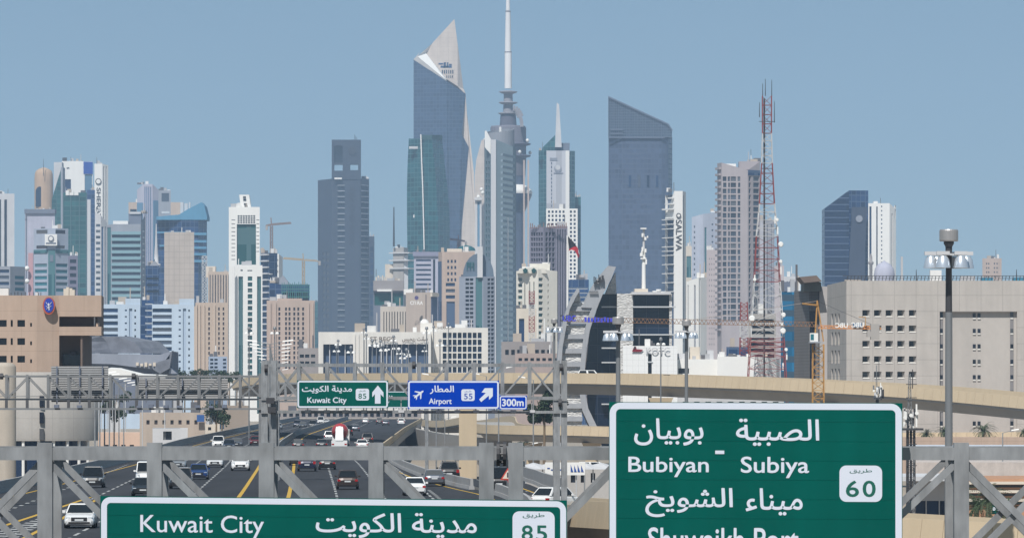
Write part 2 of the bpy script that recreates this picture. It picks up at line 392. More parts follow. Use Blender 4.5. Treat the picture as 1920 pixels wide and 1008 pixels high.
# --- far left cluster
bl('pale grey tower with two dark vertical window slots beside the brown domed tower', [(-45,4500),(27,4500)], 363, PALE, [(0, [(-6,374,2,505),(8,374,13,505)], G_DARK, 1.0)])
T, f = bl('low grey block with dark ribbon windows under the pale slotted tower', [(-40,3200),(19,3200),(47,3215)], 499, STEELG, [(0, rows(-38,17,505,4,11.5,6), G_NAVY, .6), (1, rows(28,46,517,3,11,6), G_TEAL, .6)])
T = thing('domed_tower', 'tan cylindrical tower with rounded top and tall arched window', 'building', P(82,640,5200), SKY_G)
MB().lathe(P(82,720,5200), [(8.7,-25),(8.7,0),(8.7,192),(8.4,197),(7.2,200),(4,202),(1,203)], 28).build('wall', TAN, T, True)
arch = [(-7.5,0),(7.5,0)]+[(7.5*math.cos(a), 19+7*math.sin(a)) for a in [k*math.pi/8 for k in range(9)]]
a0 = P(74,387,5190); MB().prism([(a0.x+x*.5, a0.y+1.5, a0.z+z*.72) for x, z in arch], (0, 8, 0)).build('window', G_NAVY, T)
MB().tube(P(81.5,330,5188), P(81.5,298,5188), .35, .15).build('antenna', DULL, T)
# white and blue billboard tower
T, f = bl('white tower with royal blue panel and navy stepped window at its top', [(116,5000),(155,5000),(158,5000),(174,5004)], [302,302,303,303], WHITE, [(0, [(119,336,133,362)], G_NAVY, .8),(2,[(159,327,173,520)], C_BLUE, .5,'glazing')])
f[2].slab((156.5,303.5,173.5,326), .02, .4, 'panel', flat('royal_blue_panel', (.02,.08,.42)), T); f[0].slab((125,314,130,316), .05, .3, 'vent', DULL, T)
pbox(117,295.5,125,302,5003,4,'roof_plant',DULL,T); pbox(133,298,134,302,5003,1,'antenna',DULL,T)
T = thing('glass_tower', 'dark green glass tower with sloping top and grey fin beside the white billboard tower', 'building', P(106,640,4900), SKY_G)
outline([(97,374),(115,315),(115,775),(97,775)], 4900, 20, 'glazing', C_GREEN, T)
outline([(114,313),(117.5,313),(117.5,775),(114,775)], 4897, 26, 'fin', STEELG, T)
pbox(101,304,116,775,4930,20,'rear_block',PALE,T)
T, f = bl('deep teal glass tower of four bays with white plant on its roof', [(118,4400),(163,4400)], 361, C_GREEN, depth=30)
for x in (118,132,148,161): f[0].slab((x,361,x+1.6,560), 0, .8, 'mullion', wall('teal_metal', (.06,.13,.14)), T)
for x0,x1,y in ((123,129,357),(130,134,361),(134,138,358),(139,147,360)): pbox(x0,y,x1,366,4399,4,'roof_plant',WHITE,T)
T, f = bl('slim navy glass tower with pale edge column beside the deep teal tower', [(163,4600),(178,4600)], 356, C_NAVY)
f[0].slab((163.5,374,170,600),0,1,'column',PALE,T); 
T, f = bl('white tower carrying a vertical hotel sign with round emblem', [(177,4700),(192,4700),(203,4706)], [307,307,310], WHITE, [(1, rows(194,196,312,1,9,105)+rows(198.5,200.5,312,1,9,105), G_GREY, .6)])
text('SHERATON', 181, 352, 189, 436, 4700, DULL, T, .03, rot=True, gap=.15)
MB().lathe((0,0,0), [(2.6,0),(2.6,.4)], 20); c = P(184.5,340,4699.5)
MB().tube(c, c+Vector((0,-.4,0)), 2.6, n=20).build('emblem', DULL, T); MB().tube(c+Vector((0,-.42,0)), c+Vector((0,-.6,0)), 1.9, n=20).build('emblem', WHITE, T)
T, f = bl('pale lavender slab tower with pointed corner fins below the vertical sign tower', [(178,3900),(189,3900),(201,3905)], [396,404,416], PALE, [(0, rows(180,188,420,12,11,5), G_GREY, .4), (1, rows(190.5,194,425,1,11,150)+rows(197,199,425,1,11,150), G_BLUE, .4)])
# lavender block, emblem block
T, f = bl('grey lavender block with dark corner and projecting cornice', [(47,4000),(51,3990),(103,3990)], 399, LAV, [(0,[(47.3,410,50.5,530)], G_NAVY, .5)])
f[1].slab((46,392,103.5,400), -10, 1.5, 'cornice', SLATE, T); 
for x,y in ((68,391),(74,391.5),(80,390.5)): pbox(x,y,x+3,393,3992,3,'roof_plant',WHITE,T)
T, f = bl('grey office block with gear emblem panel and teal ribbon windows', [(63,3500),(90,3492),(104,3492),(128,3500)], 428, wall('cool_grey_panels', (.36,.40,.48)),
  [(0, [(68,431,89,438),(68,460,89,466)], G_BROWN, .3), (2, [(103,431,123,438),(103,460,122,466)], G_BROWN, .3), (0, rows(65,88,494,5,11.6,6.2), G_TEAL, .5), (2, rows(105,127,494,5,11.6,6.2), G_TEAL, .5)])
f[1].slab((90.5,468,103.5,560), 0, .6, 'glazing', C_TEAL, T); f[1].slab((94,478,100,490), .6, 1.0, 'vent', SLATE, T)
for k in (0, 2): f[k].slab((64 if k==0 else 104.5,468,89.5 if k==0 else 127.5,474.5), 0, .5, 'glazing', C_TEAL, T)
pbox(84,439,107,460,3489,2,'sign_board',WHITE,T)
c = P(95.5,447,3488.6); MB().tube(c, c+Vector((0,-.25,0)), 1.9, n=16).build('emblem', SLATE, T); MB().tube(c+Vector((0,-.3,0)), c+Vector((0,-.5,0)), 1.25, n=16).build('emblem', WHITE, T)
pbox(86,454.5,105,457,3488.8,.2,'emblem',SLATE,T)
T = thing('striped_mast', 'red and white antenna mast carrying two white radomes', 'mast', P(54,560,3300))
MB().box(*sorted((X(53,3300),X(62,3300))),3300,3303,GZ,Zp(474,3300)).build('mast', wall('faded_red_white', (.5,.3,.32)), T)
for y in (503,527): MB().lathe(P(50.5,y+4,3297), [(.5,-.2),(1.3,.4),(1.6,1.3),(1.2,2.2),(.4,2.7)],14).build('radome', WHITE, T, True)
T, f = bl('dark violet block with ribbed facade beside the emblem block', [(128,3700),(146,3700)], 479, wall('dusky_violet_panels', (.17,.16,.22)), [(0, rows(131,143,486,5,13,7), G_DARK, .4)])

# --- striped teal and grey office tower
T, f = bl('tower striped in grey bands and teal glass bands with studded dark side', [(192,4000),(209,3994),(264,3994),(273,4010)], [424,420,420,400], STEELG,
  [(0, [(201,426,208,600)], C_TEAL, .4,'glazing')]+[(1, rows(210,263,440+0,16,11.7,5.6), G_GREY, .6)])
for r in rows(209,264.2,434,17,11.7,5.6): f[1].slab(r, 0, .5, 'spandrel', wall('teal_spandrel', (.22,.36,.40)), T)
for i in range(14): f[2].slab((267,432+i*11.7,270,435+i*11.7), 0, .3, 'window', WHITE, T)
pbox(212,414,240,421,3998,8,'roof_plant',WHITE,T); pbox(241,400,265,424,4006,10,'roof_plant',SLATE,T); pbox(243,397,264,401,4005,10,'cornice',PALE,T)
# --- lavender stepped tower, beige blocks behind
bl('beige tower block with cornice behind the lavender stepped tower', [(241,5200),(340,5200)], 379, BEIGE, [(0, rows(244,256,392,1,8,8), G_DARK, .6)])
T, f = bl('lavender tower with ribbed stepped top', [(257,4800),(269,4795),(286,4795),(297,4800)], [356,345,345,356], LAV, [(1, [(271+3.6*i,350,272.6+3.6*i,600) for i in range(4)], G_BLUE, .5)])
f[0].slab((257.5,380,268,600), 0, .6, 'glazing', C_BLUE, T); f[2].slab((287,376,296,600), 0, .6, 'glazing', C_BLUE, T)
bl('small grey roof block with antenna beside the lavender stepped tower', [(294,5000),(320,5000)], 357, STEELG, [(0,[(303,362,317,378)], G_GREY,.4)])
# --- blue glass building with swooping roof
T = thing('glass_building', 'blue glass building with swooping roof edge and white lattice stair', 'building', P(340,640,3900), SKY_G)
sheet([(410,[293,340,372,388]),(433,[293,340,372,388]),(700,[293,340,372,388])], 3900, [10,0,0,14], 30, 'wall', C_NAVY, T)
outline([(293,406),(336,402),(352,392),(378,379),(383,385),(388,405),(388,412),(293,412)], 3899.5, 35, 'roof', wall('blue_metal', (.10,.26,.40)), T)
for y in (436,450,462,474,487): pbox(353,y,387,y+4.5,3899,2,'balcony',wall('blue_metal', (.10,.26,.40)),T)
pbox(293,434,353,437,3899,1,'cornice',wall('blue_metal', (.10,.26,.40)),T); pbox(299,459,345,462,3899,1,'cornice',wall('blue_metal', (.10,.26,.40)),T)
lm = MB()
for k in range(8):
    y0, y1 = 480+k*11, 491+k*11
    for a, b in (((379,y0),(388,y1)), ((388,y0),(379,y1)), ((379,y0),(388,y0)), ((379,y0),(379,y1)), ((388,y0),(388,y1))): lm.beam(P(*a,3894), P(*b,3894), .5)
lm.build('lattice_stair', LIGHTM, T)
for x,y,x1 in ((338,379,344),(346,381,352),(354,379,357),(303,396,318)): pbox(x,y,x1,400,3906,4,'roof_plant',LIGHTM,T)
bl('plain beige concrete slab tower in front of the blue glass building', [(308,3400),(364,3400)], 435, wall('beige_concrete', (.47,.41,.36), joint=(3.2,3.5,.3)), small=3)
T = thing('minaret', 'slender pale minaret with balcony rings beside the plain beige slab tower', 'minaret', P(293,640,3300))
MB().lathe(P(293,640,3300), [(1.5,0),(1.5,44),(2.6,45),(2.6,46.2),(1.3,46.5),(1.2,52),(.7,58),(.25,70)],12).build('shaft', PALE, T, True)
bl('navy glazed block with pyramid top under the minaret', [(273,3250),(298,3250)], 498, C_NAVY, [(0, rows(275,297,520,3,12,4), G_DARK,.3)])
outline([(280,498),(289,489),(297,498)], 3250, 12, 'pyramid_roof', STEELG, bpy.data.objects.get('office_tower.018') or T)
# --- pale blue hospital-like blocks
for lab, x0, xs, x1, yb, yt, D in (('pale blue block with navy ribbon windows and stepped stair tower behind the folded roof', 186, 222, 263, 570, 559, 2300), ('pale blue block with navy ribbon windows joined to a dotted stair tower', 285, 323, 364, 570, 560, 2250)):
    h = [(0, rows(x0+1,xs-1,yb+8,10,12,7), G_NAVY, .4), (1, rows(xs+12,xs+16,yb+10,10,12,3), G_NAVY, .25), (1, rows(xs+30,xs+33,yb+10,10,12,4), G_DARK, .25), (1, [(xs+20,yb+8,xs+26,700)], wall('pale_blue_shade_panels', (.38,.46,.56)), .8, 'recess')]
    T, f = building('office_block', lab, [(x0,D),(xs,D),(x1,D)], yb, SKYBLUE, h, group=SKY_G, small=3.5)
    pbox(xs+13,yt,x1,yb+3,D+.3,9,'stair_head',SKYBLUE,T)
building('office_block', 'dark blue glazed block between the two pale blue blocks', [(262,2400),(288,2400)], 562, C_NAVY, [(0, rows(272,286,568,9,12,3), LIGHTM, .2, 'slat')], group=SKY_G)
# beige apartment blocks
def apart(label, x0, x1, yt, D, cols, y0, n, p, ww, wh, wm, pm, pil=(), **k):
    T, f = building('apartment_block', label, [(x0,D),(x1,D)], yt, wm, [(0, [r for c in cols for r in rows(c,c+ww,y0,n,p,wh)], pm, .5)], group='apartment blocks of the city', **k)
    for a, b in pil: f[0].slab((a, yt+4, b, 740), 0, .8, 'pilaster', wm, T)
    return T, f
apart('beige block with close vertical ribs behind the white green-striped tower', 390, 432, 509, 3500, [393+5*i for i in range(8)], 515, 1, 9, 2, 200, BEIGE, G_BROWN)
pbox(386,499,404,520,3520,10,'stair_head',CREAM,bpy.data.objects['apartment_block'])
apart('beige apartment block with two window columns below the close ribbed block', 364, 427, 567, 2500, [390.5,409,417.5], 576, 13, 9.2, 3, 6, BEIGE, G_BROWN, [(366,370),(372,376),(380,384),(400,404)])
apart('small grey blue block at the foot of the ribbed beige blocks', 391, 426, 668, 2300, [394,402,418], 672, 4, 7, 6, 4, wall('grey_blue_render', (.34,.40,.50)), G_NAVY)
T, f = apart('beige hotel tower with pairs of window columns under the green scaffold', 500, 590, 563, 2700, [522,534.5,541,550,557.5,566.5], 576, 13, 9.1, 3.6, 6.2, PINK, G_BROWN, [(503,508),(512,518),(576,580),(584,588)])
pbox(520,559,566,568,2701,10,'parapet',PINK,T)
apart('low grey brown block with slab roofs beside the white hotel entrance', 559, 597, 652, 1900, [562,572,583], 664, 2, 13, 8, 6, wall('grey_brown_render', (.30,.27,.26)), G_DARK)

# --- white tower with green glass
T, f = building('office_tower', 'white tower with tall green glass panel and leaning roof box', [(429,3000),(487,3000)], 388, WHITE,
  [(0, [(444,420,480,496)], C_GREEN, 1.2, 'glazing')]+[(0, rows(434,441,411.5,11,7.4,1.3)+rows(480.8,486,411.5,9,7.4,1.3), G_GREY, .3)]+[(0, grid(445,479,7,403,419,4,.75,.75), G_GREY, .3)], small=30, group=SKY_G, depth=18)
outline([(448.5,365),(467,365),(470.5,390),(451.5,390)], 3003, 8, 'roof_box', WHITE, T)
for x,y in ((455.5,368),(456,373),(457.5,381),(458.5,385.5)): pbox(x,y,x+5.5,y+3,3002.6,.6,'window',G_DARK,T)
T, f = building('office_tower', 'white lower tower front with green glass strips and a column of square windows', [(429,2960),(447,2956),(492,2956)], [500,497,497], WHITE,
  [(1, [(445.6,518,455.5,775),(482,518,489.5,775)], C_GREEN, .8, 'glazing'), (1, rows(464.5,473,518,17,11.05,8), G_GREEN, .6), (1, [(451,505,455,508),(464,506,473,508)], G_DARK, .5)], group=SKY_G, depth=22)
pbox(435,499,440,775,2951,2,'pilaster',WHITE,T)
# --- unfinished tower beside it with floor slabs, cranes
T, f = building('unfinished_tower', 'unfinished dark tower with jutting concrete floor slabs beside the white green-striped tower', [(489,3100),(504,3094),(520,3100)], 474, C_NAVY, group=SKY_G)
for i in range(19):
    y = 476+i*11.8; f[0].slab((487.5,y,504.5,y+2.6), 0, 1.5, 'floor_slab', PALE, T)
    if i > 2: f[1].slab((504,y+1,508+(i%3)*2,y+3), 0, 1.2, 'floor_slab', PALE, T)
building('unfinished_tower', 'white stair core with dark square openings behind the unfinished dark tower', [(504,3200),(523,3195),(530,3205)], [474,476,482], WHITE, [(0, grid(514,523,2,482,515,3,.35,.35), G_DARK, .5)], group=SKY_G)
T, f = building('unfinished_tower', 'low unfinished frame wrapped in green scaffold netting', [(505,2850),(528,2850),(580,2850)], [530,533,533], C_NAVY, [(1, grid(529,579,4,546,566,1,.8,.8), G_DARK, 3)], group=SKY_G)
sb = MB()
for i in range(14): sb.beam(P(529+i*3.9,560,2846), P(529+i*3.9,528+random.random()*6,2846), .35)
for y in (535,541,547,556): sb.beam(P(528,y,2846), P(581,y,2846), .4)
sb.build('scaffold', wall('green_netting', (.05,.17,.16)), T)
outline([(514,533),(530,516),(544,533)], 2852, 14, 'roof', STEELG, T)

# --- dark granite tower with openings at the top
T, f = building('office_tower', 'tall dark granite tower with stepped crown pierced by square openings', [(596,6000),(622,5985),(648,5985),(676,5985),(692,6000)], [338,335,335,335,335], DARKST,
  [(1, [(633,346,646.5,347.5)]+rows(633,646.5,348,10,10.6,8)+rows(633,646.5,462,15,10.6,8), G_DARK, 1.2), (3, rows(677.5,690.5,348,11,10.6,8)+rows(677.5,690.5,462,15,10.6,8), G_DARK, 1.2), (0, grid(604,618,2,470,620,13,.7,.6), G_DARK, .8)], depth=40, group=SKY_G)
zt = 335
cr = MB()
for x0,y0,x1,y1 in ((622,262,626,336),(642.5,262,656,336),(671.5,262,676,336),(626,262,642.5,273),(626,305,642.5,308),(626,320,642.5,336),(656,262,671.5,308),(656,319,671.5,336)):
    a = P(x0,y1,5984); b = P(x1,y0,5984); cr.box(a.x,b.x,5984,6002,a.z,b.z)
cr.build('crown', DARKST, T); pbox(626,272,643,306,5992,3,'window',G_DARK,T)
for k in range(3): MB().tube(P(665+2*k,262,5990), P(665+2*k,252+3*k,5990), .25).build('antenna', DULL, T)
for i in range(26):
    y = 347+i*10.6
    f[1].slab((633,y-.3,646.5,y+1.1), 0, .5, 'ledge', STEELG, T); f[3].slab((677.5,y-.3,690.5,y+1.1), 0, .5, 'ledge', STEELG, T)
c = P(660.5,283,5983.5); MB().tube(c, c+Vector((0,-.5,0)), 4.2, n=20).build('emblem', wall('dark_emblem', (.04,.042,.055)), T)
pbox(627,333,641,336,5980,3,'sign_board',WHITE,T)
for i, ch in enumerate('ARRAYATOWER'): text(ch, 655, 350+i*10.2, 665, 357.5+i*10.2, 5984.6, wall('dark_emblem', (.04,.042,.055)), T, .02, gap=.4)
building('office_tower', 'lower dark granite wing at the foot of the tall dark granite tower', [(692,5990),(702,5990)], 443, DARKST, [(0, rows(694,700,462,12,11,9), G_NAVY, .6)], group=SKY_G, depth=35)
bl('deep green glass block half hidden behind the tall dark granite tower', [(578,6300),(597,6300)], 566, C_GREEN)
# --- teal curved tower, sculpted tower with stone flank
T = thing('office_tower', 'teal glass tower of two curved facets divided by a white line', 'building', P(803,640,4600), SKY_G)
R = [(260,[766.5,787,789,810,829]),(300,[764.5,787.5,790.5,814,833]),(350,[763,788,792.5,818,839]),(410,[763,788.5,794,821,843]),(480,[764,788.5,795.5,822,843]),(775,[765,789,796,822,841])]
sheet(R, 4600, [22,4,0,6,30], 20, 'wall', C_TEAL, T)
sheet([(253,[788,789.5,810,829]),(262,[788,790,810,829.5])], 4600, [0,-.5,6,29], 20, 'parapet', wall('teal_metal', (.06,.13,.14)), T)
lm = MB(); L = [(252,789),(300,790.5),(350,792.5),(410,794),(480,795.5),(560,796)]
for (ya,xa),(yb,xb) in zip(L, L[1:]): lm.beam(P(xa,ya,4598), P(xb,yb,4598), .9)
lm.build('fin', WHITE, T); pbox(767,274.5,784,279,4607,3,'band',PALE,T); pbox(775,402.5,779.5,408,4612,2,'sign_board',WHITE,T)
STONE = wall('pale_limestone', (.60,.52,.455), joint=(6,5,.2))
T = thing('skyscraper', 'tallest sculpted skyscraper of steel blue glass with pale stone flank and pointed top', 'building', P(830,640,6000), SKY_G)
mb = MB()
def q3(*p): mb.poly([P(x,y,6000+d) for x,y,d in p])
q3((775.5,112,16),(775.5,775,16),(838,775,0),(838,153,0)); q3((776,112,60),(776,775,60),(775.5,775,16),(775.5,112,16)); q3((838,153,0),(838,775,0),(852,775,8),(866,252,6),(873,176,14))
q3((866,252,6),(852,775,8),(858,775,12),(863,454,12),(879,276,12))
mb.build('glazing', C_HAMRA, T)
mb = MB()
q3((852,36,26),(808,84,26),(798,99,26),(838,149,26),(858,162,26),(858,83,26)); q3((852,36,26),(858,83,26),(858,162,26),(874,178,15),(869,167,34))
q3((873,176,14.5),(866,252,12.3),(879,276,12.6),(863,454,12.6),(858,775,12.6),(896,775,14),(892,440,14),(888.5,323,14),(879,240,15),(870,167,16))
q3((852,36,26),(869,167,34),(869,167,60),(852,36,60)); q3((852,36,26),(852,36,60),(798,99,60),(798,99,26)); q3((852,36,60),(808,84,60),(798,99,60),(776,112,60),(776,775,60),(896,775,60),(892,440,60),(888.5,323,60),(879,240,60),(869,167,60))
mb.build('stone_flank', STONE, T)
mb = MB(); q3((783,106,18),(810,82,25.8),(798,99,25.8),(838,149,25.5),(836,150,8)); mb.build('roof', WHITE, T)
mb = MB(); q3((775.5,111.5,16),(787,98,26),(783,106,18.5),(836,149.5,8.5),(838,152.5,0)); mb.build('roof', CONC, T)
for i in range(6): pbox(828.5+i*3.9,131.5,830.4+i*3.9,138,6025.5,.7,'window',G_NAVY,T)
for i in range(4): pbox(837+i*3.6,141.5,838.6+i*3.6,146,6025.5,.7,'window',G_NAVY,T)
for x0,y0,x1,y1 in ((822,118.5,831,121),(826,123.5,847,127),(832,117,836,127),(838,117,840.5,127),(842,120,847,123)): pbox(x0,y0,x1,y1,6025.6,.6,'lettering',C_NAVY,T)
# pale stone tower right behind
outline([(893,300),(903,262),(912,262),(930,775),(888,775),(890,330)], 6200, 40, 'rear_wing', STONE, T)
# --- concrete building site with antenna
T, f = bl('unfinished concrete core tower with bare floor plates and tall whip antenna', [(737,4300),(757,4295),(765,4305)], 464, CONC, name='unfinished_tower')
for y in (473,487,502): f[0].slab((731,y,769,y+2), -8, 1.5, 'floor_slab', PALE, T)
MB().tube(P(738.5,462,4297), P(738.5,388,4297), .8, .4).build('antenna', DULL, T); pbox(722,495,737,530,4302,8,'wing',CREAM,T); pbox(757,478,765,548,4296,4,'stair_core',PALE,T); pbox(737,522,750,547,4290,4,'stair_core',CREAM,T)
T, f = bl('lavender block with white ribbon windows and round roof edge', [(776,3900),(822,3900)], 474, LAV, [(0, rows(780,808,486,7,9,3.6), G_NAVY, .5), (0,[(812,486,816,560)], G_DARK,.5)])
f[0].slab((774,472,823,480), 0, 1.5, 'cornice', wall('dark_lavender_metal', (.24,.24,.32)), T)  # cornice in a darker lavender than the wall
# blocks below
T, f = bl('dark flat-roofed block with wide shaded floors beside the dark granite tower', [(700,3300),(757,3300)], 527, SLATE, [(0, [(702,549,756,572)], G_GREEN, .5)]); f[0].slab((700,526,757,545), 0, 2, 'roof', wall('taupe_panels', (.28,.26,.26)), T); pbox(707,542,735,546,3296,2,'canopy',WHITE,T)
for i in range(5): pbox(704+i*4,519-(i%2)*3,707+i*4,527,3304,4,'roof_plant',CREAM,T)
T, f = bl('pale ribbed concrete block in front of the dark flat-roofed block', [(713,2300),(761,2300)], 574, wall('pale_concrete', (.52,.47,.42)), [(0, [(719+5.1*i,584,720.6+5.1*i,640) for i in range(9)], G_BROWN, 1.0)])
T, f = bl('beige office block with a round logo and white lettering', [(761,2700),(797,2694),(808,2694),(820,2700)], 548, wall('warm_grey_stone', (.45,.38,.33)), [(1,[(798,552,799.5,640)], G_BROWN,.3)])
text('CITRA', 769, 564, 793, 571, 2694, WHITE, T, .03, gap=4.5); c = P(781,558,2688); MB().tube(c, c+Vector((0,-.3,0)), 1.0, n=14).build('emblem', wall('purple_emblem', (.10,.08,.20)), T)
pbox(757,542,774,552,2705,6,'parapet',WHITE,T); f[2].slab((808.5,556,819.5,640), 0,.3,'glazing', C_NAVY, T); f[2].slab((807,549,820,556), 0,1,'cornice', CREAM, T)
T, f = bl('pinkish brown building with small square windows and ribbon windows', [(822,2900),(829,2894),(890,2894)], 472, PINK, [(1, grid(837,857,3,484,530,4,.5,.5), G_NAVY, .5), (1, rows(836,853,530,3,11.6,6.2), G_NAVY, .5), (1, [(837,565,853,700)], C_NAVY, .6,'glazing')], small=4)
f[0].slab((823,490,828,640),0,.5,'glazing',C_NAVY,T); pbox(838,466,866,473,2900,6,'roof_plant',CREAM,T)
MB().lathe(P(874,470,2910),[(5,0),(4.4,1.4),(2.8,2.4),(.5,2.9)],16).build('dome',C_TEAL,T,True)
# arched glass tower
T = thing('office_tower', 'grey tower with barrel-arched glass crown and tall rows of balconies', 'building', P(897,700,2600), SKY_G)
tg = building('office_tower', 'x', [(861,2600),(890,2596),(906,2596),(928,2600)], 518, wall('blue_grey_panels', (.28,.31,.37)), [(0, grid(872,888,2,520,700,23,.85,.62), G_DARK, .6), (2, grid(913.5,927,2,520,700,23,.8,.62), G_DARK, .6), (1, [(892,520,904,700)], C_TEAL, .5, 'glazing')], group=SKY_G, small=3.2)[0]
tg['label'] = T['label']; bpy.data.objects.remove(T); T = tg
ap = [(-30,0),(30,0)]+[(30*math.cos(a), 43*math.sin(a)) for a in [k*math.pi/10 for k in range(11)]]
outline([(897+x*.97, 518-z) for x, z in ap[2:]], 2600.5, 14, 'glass_vault', wall('vault_glass', (.13,.17,.22), .25, spec=.6), T)
pbox(895,462,905,520,2595,3,'fin',PALE,T)
for i in range(5): pbox(875+i*3,491,877+i*3,506-(i%2)*6,2600,.4,'lettering',C_TEAL,T)
# slim blue column tower
T, f = bl('slim pale tower with vertical blue strip and dishes on its roof', [(891,3900),(903,3900)], 374, PALE, [(0,[(895,378,899.5,560)], C_BLUE,.4,'glazing')])
pbox(889.5,370,904,375,3898,8,'cornice',PALE,T)
for x,y in ((897,366),(903,352),(905,358)): MB().lathe(P(x,y+5,3899),[(.3,-1),(1.1,0),(1.4,1),(.6,2)],10).build('dish',WHITE,T,True)

# --- tower with balcony stacks and scooped crown
T, f = building('office_tower', 'green grey tower with stacked balconies, white corner fin and scooped open crown', [(908,4400),(921,4386),(931,4386),(962,4386),(968,4398)], [262,262,262,275,276], wall('sage_grey_panels', (.13,.175,.20)),
  [(0, grid(909.5,919,2,300,690,34,.55,.6), G_GREEN, .5), (3, rows(939.5,961,284,36,11.2,6.6), G_DARK, 1.5), (3, [(931.8,284,938.5,700)], C_GREEN, .5,'glazing'), (4, [(963,284,967.4,700)], C_GREEN, .5,'glazing')], group=SKY_G, depth=34)
f[1].slab((920.5,262,930,775), 0, 1.2, 'fin', PALE, T)
for i in range(36): f[3].slab((939,290+i*11.2,961.8,294.4+i*11.2), 0, 1.6, 'balcony', wall('balcony_panels', (.21,.27,.31)), T)
f[3].slab((947,408,948.2,700), 1.6, 2.4, 'fin', WHITE, T)
cr = MB(); NA = 26
for i in range(NA):       # scooped crown: an oval ring wall with a slanting rim
    a0, a1 = [math.pi*2*k/NA for k in (i, i+1)]
    def cp(a, r, z): return (X(937,4402)+r*11.6*math.cos(a), 4402+r*15*math.sin(a), z)
    top = lambda a: Zp(245,4400)+1.6*math.sin(a)+1.4*math.cos(a)
    cr.hexa([cp(a0,1,Zp(276,4400)), cp(a1,1,Zp(276,4400)), cp(a1,.9,Zp(276,4400)), cp(a0,.9,Zp(276,4400)), cp(a0,1,top(a0)), cp(a1,1,top(a1)), cp(a1,.9,top(a1)), cp(a0,.9,top(a0))])
cr.build('crown', wall('crown_grey', (.26,.27,.30)), T); pbox(936,238,940,262,4402,2,'antenna',WHITE,T)
outline([(909,246),(912,245),(921,262),(921,290),(909,276)], 4387, 3, 'fin', WHITE, T)

# --- communications tower
T = thing('communications_tower', 'tall communications tower with white banded spire, disc platforms and saucer', 'tower', P(952.5,640,5000))
S = 5000/F
def ring(px, prof, n, name, mat):   # prof: (radius in photo px, photo row)
    c = P(px, 740, 5000); MB().lathe((c.x, c.y, CH), [(r*S, (740-y)*S) for r, y in prof], n).build(name, mat, T, True)
SPW = wall('white_painted_concrete', (.74,.73,.73), var=.05); SPG = wall('grey_painted_concrete', (.27,.265,.29)); SPD = wall('dark_tower_cladding', (.11,.11,.145))
ring(952.8, [(6.9,166),(6.6,150),(6.5,100),(6,97)], 16, 'spire_section', SPW); ring(952.6, [(6,97),(5.4,60),(4.6,22)], 16, 'spire_section', SPW); ring(952.4, [(3.9,20),(3.4,-12)], 16, 'spire_section', SPW); ring(952.4, [(2,-12),(.4,-20)], 12, 'antenna', SPG)
for y, r in ((21.5,5.2),(97.5,6.9)): ring(952.6, [(r-1,y+1.5),(r,y+1),(r,y-.5),(r-1.2,y-1)], 16, 'collar', SPG)
ring(952.8, [(8.6,192),(8.2,170)], 18, 'shaft', SPG); ring(952.8, [(9.6,212),(8.8,194)], 18, 'shaft', SPG); ring(952.8, [(16,236),(14.2,215)], 20, 'shaft', SPD)
for y, r in ((173,17.2),(193,17.6),(213,18.6)): ring(952.8, [(7,y+4),(r-3,y+1.6),(r,y),(r,y-1.2),(r-4,y-2)], 22, 'platform', SPG)
ring(953, [(32,330),(33.5,300),(33.5,240),(32,236.5),(16,235)], 32, 'drum', wall('violet_grey_cladding', (.17,.165,.20), joint=(2,4,.3)))
mb = MB()
for k in range(9):
    a, b = math.pi/2*k/8, math.pi/2*(k+1)/8
    if k < 8: mb.beam(P(962+16.5*math.sin(a), 236-34*math.cos(a)+2, 4985), P(962+16.5*math.sin(b), 236-34*math.cos(b)+2, 4985), 3, 6)
mb.build('buttress', SPG, T)
for y, r in ((270,40),(292,40)): ring(955, [(28,y+5),(r,y+1.5),(r,y-1),(30,y-2)], 26, 'platform', SPD)
for i in range(12):
    a = 2*math.pi*i/12; c = P(955,740,5000); MB().lathe((c.x+39*S*math.cos(a), c.y+39*S*math.sin(a), Zp(268 if i%2 else 290,5000)), [(.3,0),(1.5,1.2),(1.5,2.4),(.5,3.4)], 8).build('dish', WHITE, T, True)
ring(953, [(30,775),(29,480),(31,340),(33,300)], 24, 'shaft', wall('slate_tower_cladding', (.10,.13,.20), joint=(4,9,.8)))
for x in (981,989): pbox(x,300,x+3,775,4980,4,'rib',wall('tan_tower_rib', (.48,.38,.33)),T)
ring(953, [(30,392),(36,378),(44,366),(45.5,361),(43,355),(30,346),(18,343)], 36, 'saucer', WHITE); ring(953, [(31,398),(37,384),(44.6,366.5),(44.8,363.5)], 36, 'saucer_glazing', G_NAVY)

# --- stone fronted teal tower with spire
T, f = building('office_tower', 'pale stone fronted teal tower with slanted glass shoulder and tall spire', [(1010,4800),(1024,4786),(1068,4786),(1078,4796)], [282,282,283,283], C_TEAL, [(1, rows(1033,1035,300,12,7.4,4.6), G_NAVY, .4)], group=SKY_G, depth=30)
f[1].slab((1024.5,282.5,1060.5,775), 0, 1.2, 'stone_front', wall('pale_panel_stone', (.50,.51,.55), joint=(4,4,.3)), T); f[1].slab((1060.5,282.5,1067.5,775), 0, 1.8, 'stone_front', WHITE, T)
for i in range(13): f[1].slab((1033.5,304+i*7.2,1034.9,308.5+i*7.2), 1.2, 1.45, 'window', G_NAVY, T)
outline([(1010,300),(1018,276),(1041,253),(1041,300)], 4790, 26, 'glass_shoulder', C_TEAL, T)
sp = MB(); 
a = P(1047,276,4788); sp.hexa([(a.x-2.9,4788,a.z),(a.x+2.9,4788,a.z),(a.x+2.9,4793,a.z),(a.x-2.9,4793,a.z),(a.x-1.4,4790,Zp(192,4788)),(a.x+.7,4790,Zp(196,4788)),(a.x+.7,4791,Zp(196,4788)),(a.x-1.4,4791,Zp(192,4788))]); sp.build('spire', PALE, T)
